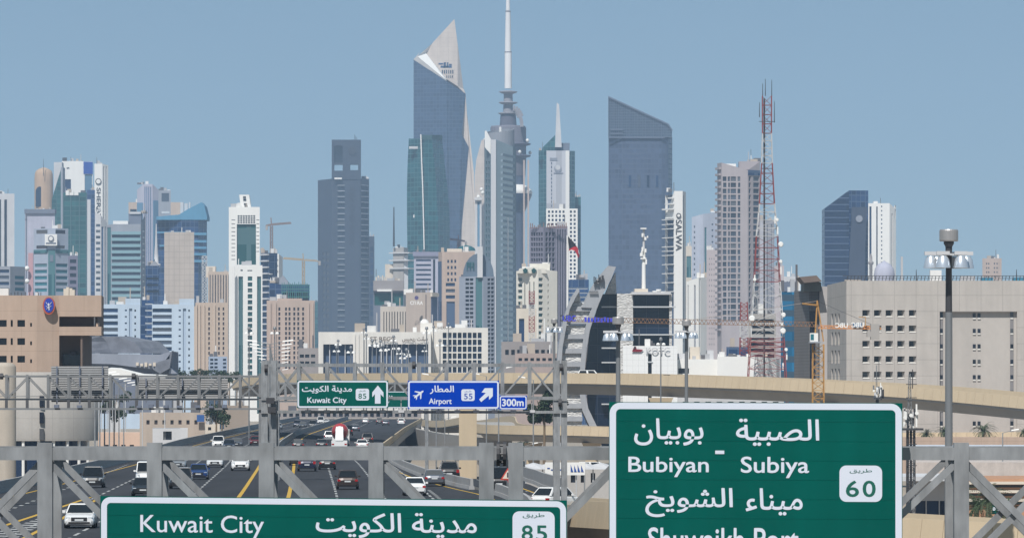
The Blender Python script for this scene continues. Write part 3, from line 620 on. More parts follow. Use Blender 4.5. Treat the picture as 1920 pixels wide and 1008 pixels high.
pbox(1040,268,1068,283,4795,10,'roof_block',SLATE,T)
c = P(1046,316,4784.5); MB().lathe((0,0,0),[(1,0),(1,1)],8); MB().tube(c, c+Vector((0,-.3,0)), 3.2, n=18).build('emblem', wall('grey_emblem', (.26,.28,.33)), T); MB().tube(c+Vector((0,-.35,1)), c+Vector((0,-.5,1)), 2.3, n=18).build('emblem', PALE, T)
pbox(1038,323.5,1056,325.5,4784.4,.2,'lettering',wall('grey_emblem', (.26,.28,.33)),T); pbox(1031,296,1045,301,4784.4,.2,'lettering',wall('grey_emblem', (.26,.28,.33)),T)
bl('teal glass tower stepping down beside the stone fronted spire tower', [(1076,4850),(1089,4850)], 369, C_TEAL)
T, f = bl('white grid tower of square windows under the stone fronted spire tower', [(1024,3600),(1083,3600)], 391, WHITE, [(0, grid(1026,1060,5,393,424,4,.55,.6)+grid(1067,1081,2,393,560,22,.55,.6)+grid(1026,1064,5,424,560,18,.55,.6), G_NAVY, .6)], small=3.4)
T, f = bl('unfinished dark violet tower with exposed floor grid and ragged top', [(993,3000),(1019,2994),(1042,3000),(1064,3002)], [426,426,424,424], wall('dark_violet_concrete', (.20,.19,.24)), [(0, grid(995,1018,5,434,560,13,.72,.72), G_NAVY, 1.5), (1, grid(1022,1041,3,434,560,13,.7,.78), G_BROWN, 1.2), (2, [(1045+4.6*i,430,1047+4.6*i,640) for i in range(4)], G_DARK, .8)], small=3.4)
rg = MB()
for i in range(20): rg.beam(P(995+i*3.5,428,2996), P(995+i*3.5,417+random.random()*8,2996), .5)
rg.build('rebar', wall('rust', (.22,.13,.11)), T)
T, f = bl('white hotel with ornate crown and columns of dark balcony openings', [(968,2400),(1009,2394),(1045,2400)], [508,504,508], wall('ivory_render', (.66,.63,.56)), [(0, grid(971,979,1,518,585,6,1,.55)+[(983,528,985,575),(992,528,994,575),(1000,528,1002,575)], G_GREEN, .7), (1, grid(1010,1018,1,518,640,11,1,.55)+grid(1026,1030,1,518,640,11,.5,.5), G_GREEN, .7)], small=4)
outline([(970,512),(974,503),(1000,500),(1020,503),(1026,512)], 2395, 10, 'pediment', wall('ivory_render', (.66,.63,.56)), T); pbox(993,494,1031,512,2400,12,'crown',wall('ivory_render', (.66,.63,.56)),T); pbox(979,500,1000,506,2398,8,'crown',WHITE,T)
for x in (980,996): outline([(x,506),(x+5,502),(x+10,506),(x+7,512),(x+3,512)], 2393.5, 1, 'window', G_GREEN, T)
T, f = bl('cream gatehouse block with tall dark window in front of the white hotel', [(968,2000),(1006,2000)], 578, CREAM, [(0,[(973,597,983,666)], G_NAVY,.6)])
bl('blue grey block with slit windows behind the sail-shaped building', [(1064,2600),(1104,2600)], 524, C_NAVY, [(0, rows(1066,1102,540,6,8,2), LIGHTM, .2, 'slat')])

# --- big slanted tower
T = thing('office_tower', 'massive lavender blue tower with slanted lattice crown', 'building', P(1200,640,4600), SKY_G)
sheet([(257,[1141,1165,1240,1253,1260.5]),(775,[1141,1165,1240,1253,1260.5])], 4600, [4,0,0,3,16], 45, 'wall', C_LAV, T)
CL = curtain('louvre_crown', (.045,.075,.12), (.12,.16,.22), 2.2, 2.2, .5, var=.15, rough=.35)
sheet([(181,[1140.5,1140.6]),(257,[1140.5,1140.6])], 4600, [4,4], 10, 'crown_edge', SLATE, T)
mb = MB(); D0 = 4600
mb.prism([P(1141,183,D0), P(1141,257,D0), P(1260,257,D0), P(1260,246,D0), P(1253,234,D0)], (0, 14, 0)); mb.build('crown', CL, T)
rb = MB()
for i in range(31):
    x = 1141+i*3.7; yt = 183+(x-1141)*51/112; rb.beam(P(x,257,D0-1.2), P(x,yt,D0-1.2), .35)
rb.beam(P(1140.5,181.5,D0-1), P(1253,233,D0-1), 1.2); rb.beam(P(1253,233,D0-1), P(1260.5,245,D0-1), 1.2); rb.beam(P(1141,257.5,D0-1.5), P(1247,257.5,D0-1.5), 1)
rb.beam(P(1145,243,D0-1.5), P(1168,243,D0-1.5), .8); rb.beam(P(1145,250,D0-1.5), P(1168,250,D0-1.5), .8); rb.build('rib', wall('lavender_metal', (.13,.16,.22)), T)
for x in (1179,1196.5,1213,1230): pbox(x,328.5,x+4.5,350.5,D0-.6,2,'window',G_NAVY,T)
# --- white fin tower with vertical sign
T, f = building('office_tower', 'slim white fin tower with vertical black lettering and projecting slabs', [(1247,3000),(1264,2990),(1280,2990),(1286,2998)], [410,358,358,360], WHITE, [(0, [(1247.4,366,1263,775)], C_NAVY, 1.5,'glazing'), (2,[(1280.6,366,1282.2,640)], G_NAVY,.4)], group=SKY_G, depth=18)
for i, y in enumerate((370,381,391,411,420,428.5,445,462,470,478,495,512,529,546)): f[0].slab((1258 if i<1 else 1253 if i<2 else 1247,y,1264.2,y+(2.6 if i<3 else 1.4)), 0, 2, 'balcony', WHITE, T)
text('SALWA', 1267, 412, 1278.5, 470, 2990, DULL, T, .02, rot=True, gap=.15); c = P(1272.5,404,2989.6); MB().tube(c, c+Vector((0,-.3,0)), 1.35, n=18).build('emblem', DULL, T); MB().tube(c+Vector((0,-.32,0)), c+Vector((0,-.5,0)), .8, n=18).build('emblem', WHITE, T)
bl('pale lavender tower with tiny window columns beyond the white fin tower', [(1297,3700),(1318,3694),(1346,3700)], [407,401,398], wall('pale_lavender', (.44,.47,.55)), [(0, grid(1300,1304,1,420,560,14,.6,.4), G_GREY,.3),(1,[(1321,426,1325,560)], C_TEAL,.4,'glazing'),(1, grid(1332,1340,1,415,470,5,.4,.3), G_GREY,.3)], small=3)
bl('small cream block peeking out behind the white fin tower', [(1283,3900),(1302,3900)], 461, CREAM, [(0,[(1287,480,1296,520)], C_TEAL,.4)])
bl('white low tower with vertical slots beside the white fin tower', [(1287,2400),(1310,2394),(1325,2400)], [528,520,520], WHITE, [(0,[(1289,534,1291,660),(1301,534,1304,660)], G_NAVY,.5),(1,[(1312,522,1313.5,660)], G_NAVY,.5)])
bl('pinkish plain tower with pinhole windows against the bay window tower', [(1325,3100),(1350,3100)], 468, wall('dusty_pink_render', (.47,.41,.41)), [(0, grid(1328,1341,3,480,650,17,.22,.3), G_GREY,.3)], small=2.2)
# --- bay window tower
wn = []
for j in range(24):
    y = 331+j*11.4
    for x, ww in ((1355,7),(1364.5,4),(1370,10),(1383,5)):
        wn.append((x+(j%2 if ww < 9 else 0)*1.0, y, x+ww, y+8.6))
wr = [(x, 331+j*11.4, x+ww, 339.5+j*11.4) for j in range(26) for x, ww in ((1404,4),(1412.5,11))]
T, f = building('apartment_tower', 'pinkish residential tower with irregular windows beside the red and white lattice mast', [(1345,2900),(1353,2890),(1402,2890),(1425,2897)], [306,305,319,303], wall('pinkish_grey_render', (.37,.335,.345)), [(1, wn, G_GREY, .5), (2, wr, G_GREY, .5)], group='apartment blocks of the city', small=3.6, depth=30)
for i in range(27): f[0].slab((1344,314+i*11.6,1352,318+i*11.6), 0, 1.0, 'balcony', wall('pinkish_grey_render', (.37,.335,.345)), T)
pbox(1360,307,1380,320,2893,10,'roof_block',WHITE,T); pbox(1386,302.5,1425,318,2900,12,'roof_block',wall('pinkish_grey_render', (.37,.335,.345)),T); f[2].slab((1402.5,319,1424.5,329),0,.3,'glazing',C_NAVY,T)
MB().tube(P(1408,303,2905),P(1408,280,2905),.12).build('antenna',DULL,T)
bl('pale grey tower with vertical slots behind the lattice mast', [(1425,3300),(1436,3300),(1452,3306)], [412,412,412], wall('greyish_render', (.42,.42,.46)), [(1,[(1439,420,1441,640),(1446,420,1448,640)], G_GREY,.4)])
bl('cream low tower stub behind the lattice mast dishes', [(1452,3400),(1470,3400)], 498, wall('dusty_pink_render', (.47,.41,.41)))
bl('white city block with faint floors between the lattice mast and the concrete ministry', [(1470,3300),(1500,3300)], 518, PALE, [(0, grid(1474,1492,4,524,545,2,.5,.4), G_GREY,.3)], small=3)
# --- navy faceted tower and white tower with dome
T = thing('office_tower', 'navy glass tower with angled top and an inset stone panel', 'building', P(1587,640,3500), SKY_G)
CN = curtain('navy_striped_curtain', (.010,.024,.065), (.07,.11,.19), 4.1, 400, .55, var=.25, vert=False)
mb = MB(); mb.prism([P(1546,391,3500), P(1546,775,3500), P(1592,775,3500), P(1592,357,3500)], (0, 30, 0)); mb.build('glazing', CN, T)
mb = MB(); mb.hexa([P(1592,775,3499), P(1627,775,3504), P(1627,775,3530), P(1592,775,3530), P(1592,357,3499), P(1628,357,3504), P(1628,357,3530), P(1592,357,3530)]); mb.build('glazing', C_NAVY, T)
outline([(1598,388),(1626,388),(1622,470),(1623,775),(1592,775),(1592,500)], 3494, 4, 'stone_panel', wall('dark_blue_stone', (.045,.06,.095), .6), T)
c = P(1611,410,3493.5); MB().lathe((0,0,0),[(1,0),(1,1)],8); oo = MB().tube(c, c+Vector((0,-.3,0)), 2.2, n=16).build('emblem', wall('grey_emblem', (.26,.28,.33)), T)
T, f = bl('white tower with dark slots and a column of portholes above the ministry roof', [(1622,3800),(1668,3794),(1680,3800)], [381,381,392], WHITE, [(0,[(1630,387,1634,560),(1643,387,1645.5,560)]+grid(1651,1655,1,383,520,17,.6,.35), G_NAVY, .5),(1,[(1672,400,1674,520),(1678,385,1680,410)], G_GREY,.5)], small=3)
T = thing('mosque', 'pale lavender mosque dome with stubby minaret at the foot of the white porthole tower', 'mosque', P(1658,640,3300))
MB().lathe(P(1658,560,3300),[(6,0),(6,12),(6.3,14),(5.6,18),(3.8,20.6),(1,22),(.1,23)],24).build('dome',LAV,T,True); MB().lathe(P(1633,560,3299),[(.9,0),(.9,20),(1.6,21),(1.6,22),(.9,22.4),(.8,25),(.2,27)],12).build('minaret',wall('taupe_panels', (.28,.26,.26)),T,True)
bl('pinkish square tower far beyond the ministry roof', [(1842,4200),(1878,4200)], 484, PINK, [(0, grid(1848,1856,2,490,530,5,.5,.4)+grid(1862,1872,2,490,530,5,.4,.4), G_GREY,.4)], small=2.5)
# ------------------------------------------------------------------ middle distance buildings
MIN = wall('ministry_concrete', (.455,.42,.385), streak=.16, joint=(3.9,2.9,.11), scale=.3); MINS = wall('ministry_side_concrete', (.40,.38,.37), streak=.12, scale=.3)
wins = [(1617+21.8*i, 581+28.8*j, 1631+21.8*i, 594.5+28.8*j) for j in range(5) for i in range(5)]
bay = (1762,584,1907,830)
T, f = building('ministry_building', 'large pale concrete ministry with deep square windows and railed roof', [(1551,1040),(1587,1000),(1990,1000)], 526, MIN, [(1, wins, G_DARK, 1.1), (1, [bay], wall('ministry_bay_concrete', (.455,.42,.385), scale=1.5), .8, 'recess'), (0, grid(1557,1576,3,583,720,4,.45,.7), G_GREY, .5)], group='large buildings beyond the ramps', depth=60, small=4)
F1 = f[1]
for r in wins:
    t0, t1, z0, z1 = F1.rect(r); y = 1000; wd = t1-t0
    MB().prism([(F1.pt(t1).x-.002, y+.05, z0+.01), (F1.pt(t1).x-.002, y+1.08, z0+.01), (F1.pt(t1).x-wd*.34, y+1.08, z0+.01)], (0,0,z1-z0-.02)).build('splay', MIN, T)
    MB().prism([(F1.pt(t0).x+.01, y-.08, z0), (F1.pt(t0).x+.01, y+1.07, z0+.02), (F1.pt(t0).x+.01, y+1.07, z0+.34), (F1.pt(t0).x+.01, y-.08, z0+.06)], (wd-.02,0,0)).build('sill', wall('pale_sill', (.62,.60,.56)), T)
for j in range(9):
    y = 587+28.9*j
    for x in (1824.5,1833.5): F1.slab((x,y,x+5.6,y+8), -.8, -.7, 'window', G_DARK, T); F1.slab((x,y+8.2,x+5.6,y+11), -.8, -.62, 'sill', wall('pale_sill', (.62,.60,.56)), T)
    for x in (1762.6,1895): F1.slab((x,y+(-3 if j==0 else 0),x+5.6,y+8), -.8, -.66, 'window', G_DARK, T); F1.slab((x,y+8.2,x+5.6,y+11), -.8, -.62, 'sill', wall('pale_sill', (.62,.60,.56)), T)
for x in (1762.3,1894.6): F1.slab((x,584.3,x+6.4,828), -.8, -.72, 'slot', wall('slot_concrete', (.22,.21,.21)), T)
rl = MB()
for i in range(62):
    x = 1588+i*6.6; rl.beam(P(x,526.5,1000.6), P(x+1.6,517,1000.6), .12)
rl.beam(P(1580,517,1000.6), P(1990,517,1000.6), .1); rl.beam(P(1580,521.5,1000.6), P(1990,521.5,1000.6), .07); rl.build('railing', DULL, T)
for x0,x1 in ((1842,1862),(1902,1925)): pbox(x0,520,x1,526,1008,4,'roof_plant',wall('blue_tank', (.05,.22,.33)),T)
for x in (1718,1906): MB().tube(P(x,526,1004),P(x,505,1004),.12,.05).build('antenna',DULL,T)
T, f = building('ministry_wing', 'dark grey ribbed stair wing with overhanging slanted roof beside the concrete ministry', [(1489,1075),(1517,1060),(1551,1060)], [545,545,545], wall('dark_ribbed_stone', (.17,.165,.165), joint=(30,.6,.12)), [(1, [(1518,583,1529,720)], G_DARK, .8), (1,[(1535,537,1537,720)], G_DARK, .2)], group='large buildings beyond the ramps', depth=30)
f[1].slab((1536,537,1551,740), 0, 1.6, 'column', MINS, T); outline([(1499,519),(1531,516),(1541,527),(1508,530)], 1054, 14, 'roof', wall('brown_roof', (.17,.13,.11)), T); pbox(1508,529,1540,546,1057,12,'attic',wall('dark_olive', (.15,.15,.13)),T)
T, f = building('glass_building', 'bright blue glass office block behind the dark stair wing', [(1464,1300),(1506,1300)], 547, curtain('azure_curtain', (.02,.13,.25), (.03,.07,.11), 3.6, 300, 1.5, vert=False), group='large buildings beyond the ramps')
pbox(1464,528,1492,546,1310,8,'roof_plant',SLATE,T)

# sail-shaped building
T = thing('sail_building', 'sail-shaped building with curved grey fin, rough stone panels and dark glass', 'building', P(1120,840,1100), 'large buildings beyond the ramps')
SF = wall('sail_metal', (.36,.37,.39), .5, .06, .2, joint=(2.5,2.5,.05)); ROUGH = wall('rough_stone', (.64,.63,.61), .95, .3, 1.2, 0, bump=1)
def roughen(m):
    nt = m.node_tree; b = nt.nodes['Principled BSDF']; v = nt.nodes.new('ShaderNodeTexVoronoi'); v.inputs['Scale'].default_value = 2.4; co = nt.nodes.new('ShaderNodeTexCoord'); mp = nt.nodes.new('ShaderNodeMapping'); mp.inputs['Scale'].default_value = (.7,1,2.2)
    nt.links.new(co.outputs['Object'], mp.inputs[0]); nt.links.new(mp.outputs[0], v.inputs['Vector']); bn = nt.nodes.new('ShaderNodeBump'); bn.inputs['Strength'].default_value = 1; bn.inputs['Distance'].default_value = .25
    nt.links.new(v.outputs['Distance'], bn.inputs['Height']); nt.links.new(bn.outputs[0], b.inputs['Normal'])
roughen(ROUGH)
GL = curtain('midnight_curtain', (.008,.016,.035), (.02,.03,.05), 3.4, 2.4, .12, var=.3, rough=.1)
Lf = [(1139,498),(1126,514),(1112,533),(1102,550),(1097,566),(1103,591),(1096,619),(1092,647),(1089,674),(1087,700),(1087,740),(1092,770),(1106,800),(1125,830)]
Rt = [(1155,500),(1147,520),(1137,540),(1130,552),(1115,588),(1106,619),(1100,652),(1097,690),(1097,715),(1098,740),(1103,765),(1119,798),(1140,828)][::-1]
Lf[4] = (1108,576)
fin = [(1140,498),(1126,514),(1112,533),(1104,548),(1097,562),(1090,576),(1110,577),(1103,592),(1096,619),(1092,647),(1089,674),(1087,700),(1087,740),(1092,770),(1106,800),(1125,830)]
outline(fin+Rt, 1092, 26, 'curved_fin', SF, T)
outline([(1083,539),(1072,555),(1062,580),(1054,610),(1047,650),(1043,700),(1043,840),(1052,840),(1052,690),(1055,650),(1062,610),(1068,580),(1080,556),(1087,545)], 1091, 22, 'curved_fin', SF, T)
def lx(y): return 1050+max(0,(680-y))*.16
def rx(y): return 1089+max(0,(680-y))*.16
for y0, y1 in ((567,574),(583,598),(609,626),(636,653),(661,678),(687,704),(712,730),(738,756),(764,780),(788,806)):
    outline([(lx(y0),y0),(rx(y0)+2,y0),(rx(y1)+2,y1),(lx(y1),y1)], 1093, 6, 'stone_panel', ROUGH, T)
    outline([(lx(y1)-2,y1),(rx(y1)+3,y1),(rx(y1+10)+3,y1+9),(lx(y1+10)-2,y1+9)], 1092.4, 8, 'spandrel', SF, T)
outline([(1083,548),(1086,546),(1089,566),(1076,566)], 1093, 6, 'stone_panel', ROUGH, T)
outline([(1135,551),(1143,532),(1154,510),(1156,551)], 1097, 14, 'stone_panel', ROUGH, T)
outline([(1130,551),(1158,551),(1158,840),(1130,840),(1103,765),(1097,700),(1106,619)], 1099, 14, 'glazing', GL, T)
pbox(1157,550,1187,845,1094,16,'stone_shaft',ROUGH,T); pbox(1187,552,1256,845,1096,16,'glazing',GL,T); pbox(1255,550,1260,845,1094,18,'stone_shaft',ROUGH,T)
pbox(1184,547,1258,552,1093,20,'roof_slab',PALE,T); pbox(1190,541,1215,548,1100,8,'roof_plant',CREAM,T)
for y in (575,627): pbox(1186,y-1.2,1267,y+1.2,1093.5,3,'ledge',LIGHTM,T)
for y in (575,652,679,757): pbox(1128,y-1.2,1159,y+1.2,1097,3,'ledge',LIGHTM,T)
for i, (x, w_, h) in enumerate(((1113,2,13),(1116,2,11),(1119,4,4),(1122,1.6,15),(1125,2,10),(1128,4,12))): pbox(x, 531-h-i*.6, x+w_, 531-i*.6, 1091, .6, 'lettering', DULL, T)
for i in range(9): pbox(1105+i*1.9,545.5-.4*(i%2),1106+i*1.9,548.5,1091.3,.4,'lettering',DULL,T)
for x,y in ((1235,541),(1228,544),(1243,545)): MB().lathe(P(x,y+4,1099),[(.1,-.5),(.45,0),(.55,.25),(.5,.3)],10).build('dish',WHITE,T,True)
# roof mast with white panel antennas
T = thing('antenna_mast', 'white antenna mast with stacked panel antennas on the dark glass block roof', 'mast', P(1207,547,1103))
MB().tube(P(1207,547,1103),P(1207,470,1103),.42,.36,10).build('pole',WHITE,T); MB().tube(P(1207,470,1103),P(1207,428,1103),.25,.2,8).build('pole',PALE,T)
for x,y,w_,h in ((1201,427,11,2.4),(1203,437,3.4,7),(1208,444,4,6),(1203,463,3.4,8),(1201,483,11,2.4),(1202,470,3,10),(1210,486,3,9),(1213,442,2.4,3.6),(1209,466,3,7),(1200,474,2.4,6)): pbox(x,y,x+w_,y+h,1102.2-.02*x%.3,1.2,'antenna_panel',WHITE,T)
# white shipping company block
T, f = building('office_block', 'white panelled block with red flag logo and pale raised letters', [(1168,950),(1270,950)], 648, wall('white_panels', (.80,.80,.79), .5, .03, .2, .02, joint=(1.0,1.0,.045)), [(0,[(1215,663,1222,770)], G_DARK, .4)], group='large buildings beyond the ramps', depth=25)
f[0].slab((1214,677,1224,679.5), 0, .15, 'ledge', LIGHTM, T)
text('KOTC', 1211, 651, 1256, 663, 950, wall('pale_letters', (.55,.55,.56)), T, .03, gap=.3)
outline([(1185,659),(1189,649),(1193,650),(1193,654),(1206,655),(1202,659),(1192,659)], 949.7, .12, 'logo', flat('logo_red', (.22,.015,.03)), T); outline([(1189,649),(1192,649),(1191,653),(1188,655)], 949.6, .08, 'logo', DULL, T)
T, f = building('warehouse', 'long white flat building under the lattice mast', [(1345,940),(1420,936),(1462,940)], [668,668,672], WHITE, [(1,[(1434,742,1444,752),(1450,742,1460,752)], G_DARK,.5), (0,[(1372,741,1396,751)], G_DARK,.4)], group='large buildings beyond the ramps')
for i in range(8): pbox(1346+i*9,663+(i%3)*2,1352+i*9,669,945,3,'roof_plant',[WHITE,PALE,CONC][i%3],T)
T, f = building('warehouse', 'white low annex beside the white panelled block', [(1270,965),(1346,965)], 673, WHITE, [(0,[(1272,690,1292,700)], G_GREY,.5)], group='large buildings beyond the ramps')
for x0,y0,x1,m in ((1272,662,1290,PALE),(1294,650,1312,CREAM),(1312,666,1320,CONC),(1326,656,1338,PALE)): pbox(x0,y0,x1,675,970,6,'roof_plant',m,T)
T, f = building('office_block', 'stack of pale concrete floors under construction behind the lattice mast', [(1404,1500),(1455,1500)], 588, CONC, [(0, rows(1408,1452,598,8,11,6), G_NAVY, 2)], group='large buildings beyond the ramps')
building('office_block', 'grey blue glazed block low behind the lattice mast', [(1362,1700),(1404,1700)], 650, C_NAVY, group='large buildings beyond the ramps')

# hotel with blue glazed openings
T, f = building('hotel', 'white stone hotel front with wide blue glazed portals and bronze lettering', [(597,1950),(808,1950)], 622, wall('warm_white_stone', (.70,.67,.62)), [(0, [(606,645,662,760)]+[(691,645,803,760)], C_NAVY, 3, 'glazing')], group='large buildings beyond the ramps', depth=40)
for x in (617,630,646,705,714,724,733,743,752,765,780): f[0].slab((x,645,x+1.6,740), -2.8, -1.5, 'mullion', PALE, T)
for x in (664,671,681): f[0].slab((x,626,x+2.2,740), 0, .5, 'pilaster', wall('warm_white_stone', (.7,.67,.62)), T)
text('ST REGIS', 694, 631, 742, 638.5, 1950, flat('bronze', (.10,.07,.05), .4), T, .02, gap=.6); text(A_SAINT, 754, 630, 802, 641, 1950, flat('bronze', (.10,.07,.05), .4), T, .02, gap=.6)
T, f = building('hotel', 'white hotel wing with open lattice of square blue windows', [(788,1970),(830,1966),(915,1966)], [616,614,614], wall('warm_white_stone', (.70,.67,.62)), [(1, grid(829,904,8,622,712,7,.78,.82), G_NAVY, 1.2)], group='large buildings beyond the ramps', depth=40)
text('SHERATON', 820, 611.5, 850, 616.5, 1962, flat('bronze', (.10,.07,.05), .4), T, .02, gap=.6)
pbox(788,605,811,616,1972,8,'roof_block',wall('warm_white_stone', (.7,.67,.62)),T); MB().lathe(P(796,606,1976),[(1.6,0),(1.4,.8),(.6,1.5)],14).build('dome',WHITE,T,True); pbox(774,613,781,623,1954,4,'roof_plant',WHITE,T)

# tan building with oval emblem
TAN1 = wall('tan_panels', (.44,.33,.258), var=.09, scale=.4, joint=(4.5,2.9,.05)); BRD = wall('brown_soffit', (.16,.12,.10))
ww = [(x0,y,x1,y+12.6) for y in (599.5,633.5,666.5) for x0,x1 in ((-12,12.5),(20,24),(32.5,46.8))]+[(56.5,y,60,y+7) for y in (605,639.5,673)]
T, f = building('headquarters_building', 'tan headquarters with round blue emblem and deep loggia', [(-60,800),(69,800),(111,801)], 553.5, TAN1, [(0, ww, G_DARK, .7), (0,[(32,698,47,716)], G_DARK,.7)], group='large buildings beyond the ramps', depth=30, small=3)
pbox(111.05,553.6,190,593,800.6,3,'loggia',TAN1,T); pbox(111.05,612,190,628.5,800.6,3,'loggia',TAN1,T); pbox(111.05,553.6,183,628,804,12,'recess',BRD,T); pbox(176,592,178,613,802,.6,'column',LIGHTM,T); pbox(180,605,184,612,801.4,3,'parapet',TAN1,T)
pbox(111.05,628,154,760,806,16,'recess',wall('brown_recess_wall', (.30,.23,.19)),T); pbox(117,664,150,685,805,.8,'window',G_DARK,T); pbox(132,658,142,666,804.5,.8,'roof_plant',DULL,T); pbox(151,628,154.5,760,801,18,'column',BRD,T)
def disc(px, py, rx, ry, D, th, name, mat, n=28): return MB().prism([P(px+rx*math.cos(2*math.pi*k/n), py+ry*math.sin(2*math.pi*k/n), D) for k in range(n)], (0, th, 0)).build(name, mat, T)
disc(91.5,573,11.5,16.5,799.65,.6,'emblem_rim',flat('emblem_red', (.42,.09,.05))); disc(91.5,572,9,13.5,799.55,.1,'emblem',flat('emblem_blue', (.015,.045,.35)))
for a, b in (((86,566),(91,573)),((97,566),(91,573)),((91,568),(92,581)),((87,579),(96,573)),((86,573),(90,576))): MB().beam(P(*a,799.5), P(*b,799.5), .12, .05).build('emblem', WHITE, T)
for x in (2,6,12,20,27,33,40,47,55,62,69,76): pbox(x,548.5-(x%5)*.6,x+1,554,806,.3,'antenna',DULL,T)
for x,y in ((119,541),(124,538),(130,540),(135,543)): pbox(x,y,x+5,554,808,2,'roof_plant',CREAM,T)
pbox(66,548,71,554,803,2,'roof_plant',PALE,T)

# round concrete building and silo
DR = wall('drum_concrete', (.36,.34,.315), streak=.16, scale=.25, joint=(2.6,2.7,.05))
T = thing('drum_building', 'grey concrete drum building raised over dark glazing with slot windows', 'building', P(70,900,724))
c = P(62,740,724); MB().lathe((c.x,c.y,0), [(8.5,Zp(826,716)),(8.5,Zp(697,716)),(7.9,Zp(697,716)),(7.9,Zp(700,716))], 48).build('wall', DR, T, True)
MB().lathe((c.x,c.y,0), [(7.3,GZ),(7.3,Zp(826,716)-.02)], 48).build('glazing', G_NAVY, T, True)
for a in range(-150,-20,14): MB().tube((c.x+8.1*math.cos(math.radians(a)), c.y+8.1*math.sin(math.radians(a)), GZ), (c.x+8.1*math.cos(math.radians(a)), c.y+8.1*math.sin(math.radians(a)), Zp(826,716)-.02), .2).build('column', WHITE, T)
for y in (741,772,803): pbox(74,y,82,y+21,715.3,.9,'window',G_DARK,T)
T = thing('silo', 'beige concrete silo with domed top beside the drum building', 'silo', P(8,900,690))
c = P(6,740,690); MB().lathe((c.x,c.y,0), [(1.6,GZ),(1.6,Zp(688,690)),(1.45,Zp(683,690)),(1.05,Zp(680,690)),(.3,Zp(679,690))], 28).build('wall', wall('silo_concrete', (.42,.37,.31), streak=.15, scale=.4), T, True)

# folded-roof arena and tents
T = thing('arena', 'grey arena with folded dark roof planes and speckled dome', 'building', P(240,700,1500))
AR1 = wall('speckled_roof', (.17,.18,.21), .7, .5, .35, 0); AR2 = wall('arena_metal', (.26,.28,.33)); 
sheet([(630,[150,190,215,240]),(640,[150,200,250,300]),(652,[150,205,262,312]),(662,[150,210,268,322])], 1500, [0,-4,-4,10], 40, 'dome_roof', AR1, T)
outline([(150,662),(300,664),(322,658),(300,690),(290,692),(206,682),(150,681)], 1492, 30, 'folded_roof', AR2, T); outline([(150,681),(206,682),(290,692),(322,660),(322,775),(150,775)], 1494, 30, 'wall', SLATE, T)
outline([(288,693),(296,678),(318,672),(318,662),(323,657),(318,690),(300,700)], 1489, 6, 'folded_roof', AR1, T); outline([(316,700),(319,688),(332,700)], 1490, 6, 'folded_roof', AR2, T)
for i in range(7): pbox(255+i*8,679+(i%2)*2,260+i*8,685+(i%3),1491,1,'panel',CREAM,T)
T = thing('tent', 'bright white tent roof in front of the folded-roof arena', 'tent', P(235,760,1100)); mb = MB().prism([P(x,y,1100) for x,y in ((203,690),(222,691),(245,697),(266,702),(310,704),(310,708),(203,708))], (0,8,.2))
mb.build('canopy', WHITE, T); mb = MB()
for x in (204,235,267,309): mb.tube(P(x,712,1101), Vector((X(x,1101),1101,GZ)), .1)
mb.build('pole', LIGHTM, T)

# low roadside blocks behind the back-facing sign gantry
low = 'low roadside buildings'
def lb(label, x0, x1, yt, D, wm, holes=(), **k): return building('low_building', label, [(x0,D),(x1,D)], yt, wm, holes, group=low, **{'clutter': yt < 800, **k})
lb('low beige block with a long flat roof seen through the back-facing sign gantry', 262, 384, 773, 1300, wall('dusty_beige', (.42,.35,.29), streak=.2), [(0, grid(270,375,7,786,796,1,.4,.8), G_BROWN, .4)])
lb('pale pink shop block beside the flag poles', 184, 262, 811, 960, wall('pink_render', (.60,.43,.33)), [(0, grid(192,255,4,832,842,1,.5,.8), G_DARK, .4)])
lb('grey canopy building with dark entrance below the low beige block', 286, 352, 803, 1100, PALE, [(0,[(306,808,322,824)], G_DARK, 1)])
lb('cream cube house beside the curved barrier', 385, 412, 795, 1250, CREAM, [(0,[(390,800,396,806)], G_DARK,.4)])
lb('pale blue shed behind the lamp poles', 206, 226, 780, 1150, PALE)
lb('brown abutment block under the flyover end', 420, 466, 760, 1280, wall('brown_concrete', (.34,.28,.23)))
lb('grey brown low terrace behind the white hotel wing', 940, 1040, 640, 1750, wall('grey_brown_render', (.30,.27,.26)), [(0, grid(945,1035,8,652,668,1,.6,.6), G_DARK,.5)])
lb('rust roofed low terrace beyond the white hotel wing', 966, 1052, 662, 1700, wall('dusty_brown', (.38,.30,.27)), [(0, grid(970,1048,7,668,690,2,.6,.5), G_DARK,.5)])
lb('cream arcade building with dark arched openings below the lower flyover', 985, 1150, 878, 700, wall('arcade_stone', (.42,.40,.38)), [(0, grid(990,1140,8,885,905,1,.45,.9), G_DARK,.6)])
lb('long pale warehouse roof beyond the ministry wall', 1700, 1990, 838, 760, wall('pale_blue_grey_roof', (.52,.55,.60)), [(0, grid(1700,1990,1,838,845,1,1,.9), G_DARK, .6,'slot')], depth=40)
lb('grey shed with blue glazed front behind the beige ramp wall', 1701, 1790, 900, 520, wall('grey_shed', (.42,.42,.43)), [(0, grid(1712,1786,3,938,985,1,.92,1), G_NAVY, .4)], depth=20)
pbox(1692,893,1800,901,516,22,'roof',PALE,bpy.data.objects[[o.name for o in COL.objects if o.name.startswith('low_building')][-1]])
T, f = lb('orange brick terrace roofs behind the palm trees', 1800, 1990, 897, 620, wall('orange_brick', (.45,.25,.15), .9, .25, .5), [(0, rows(1802,1985,908,3,16,5), G_BROWN, .5, 'slot')])
for y in (902,918,934): f[0].slab((1800,y,1990,y+5), 0, .7, 'ledge', CREAM, T)
lb('pale rubble yard wall above the orange brick terrace', 1700, 1990, 866, 690, wall('rubble_wall', (.50,.44,.40), .95, .3, .8))
lb('tan boundary wall at the foot of the ministry', 1690, 1990, 819, 985, TAN1)
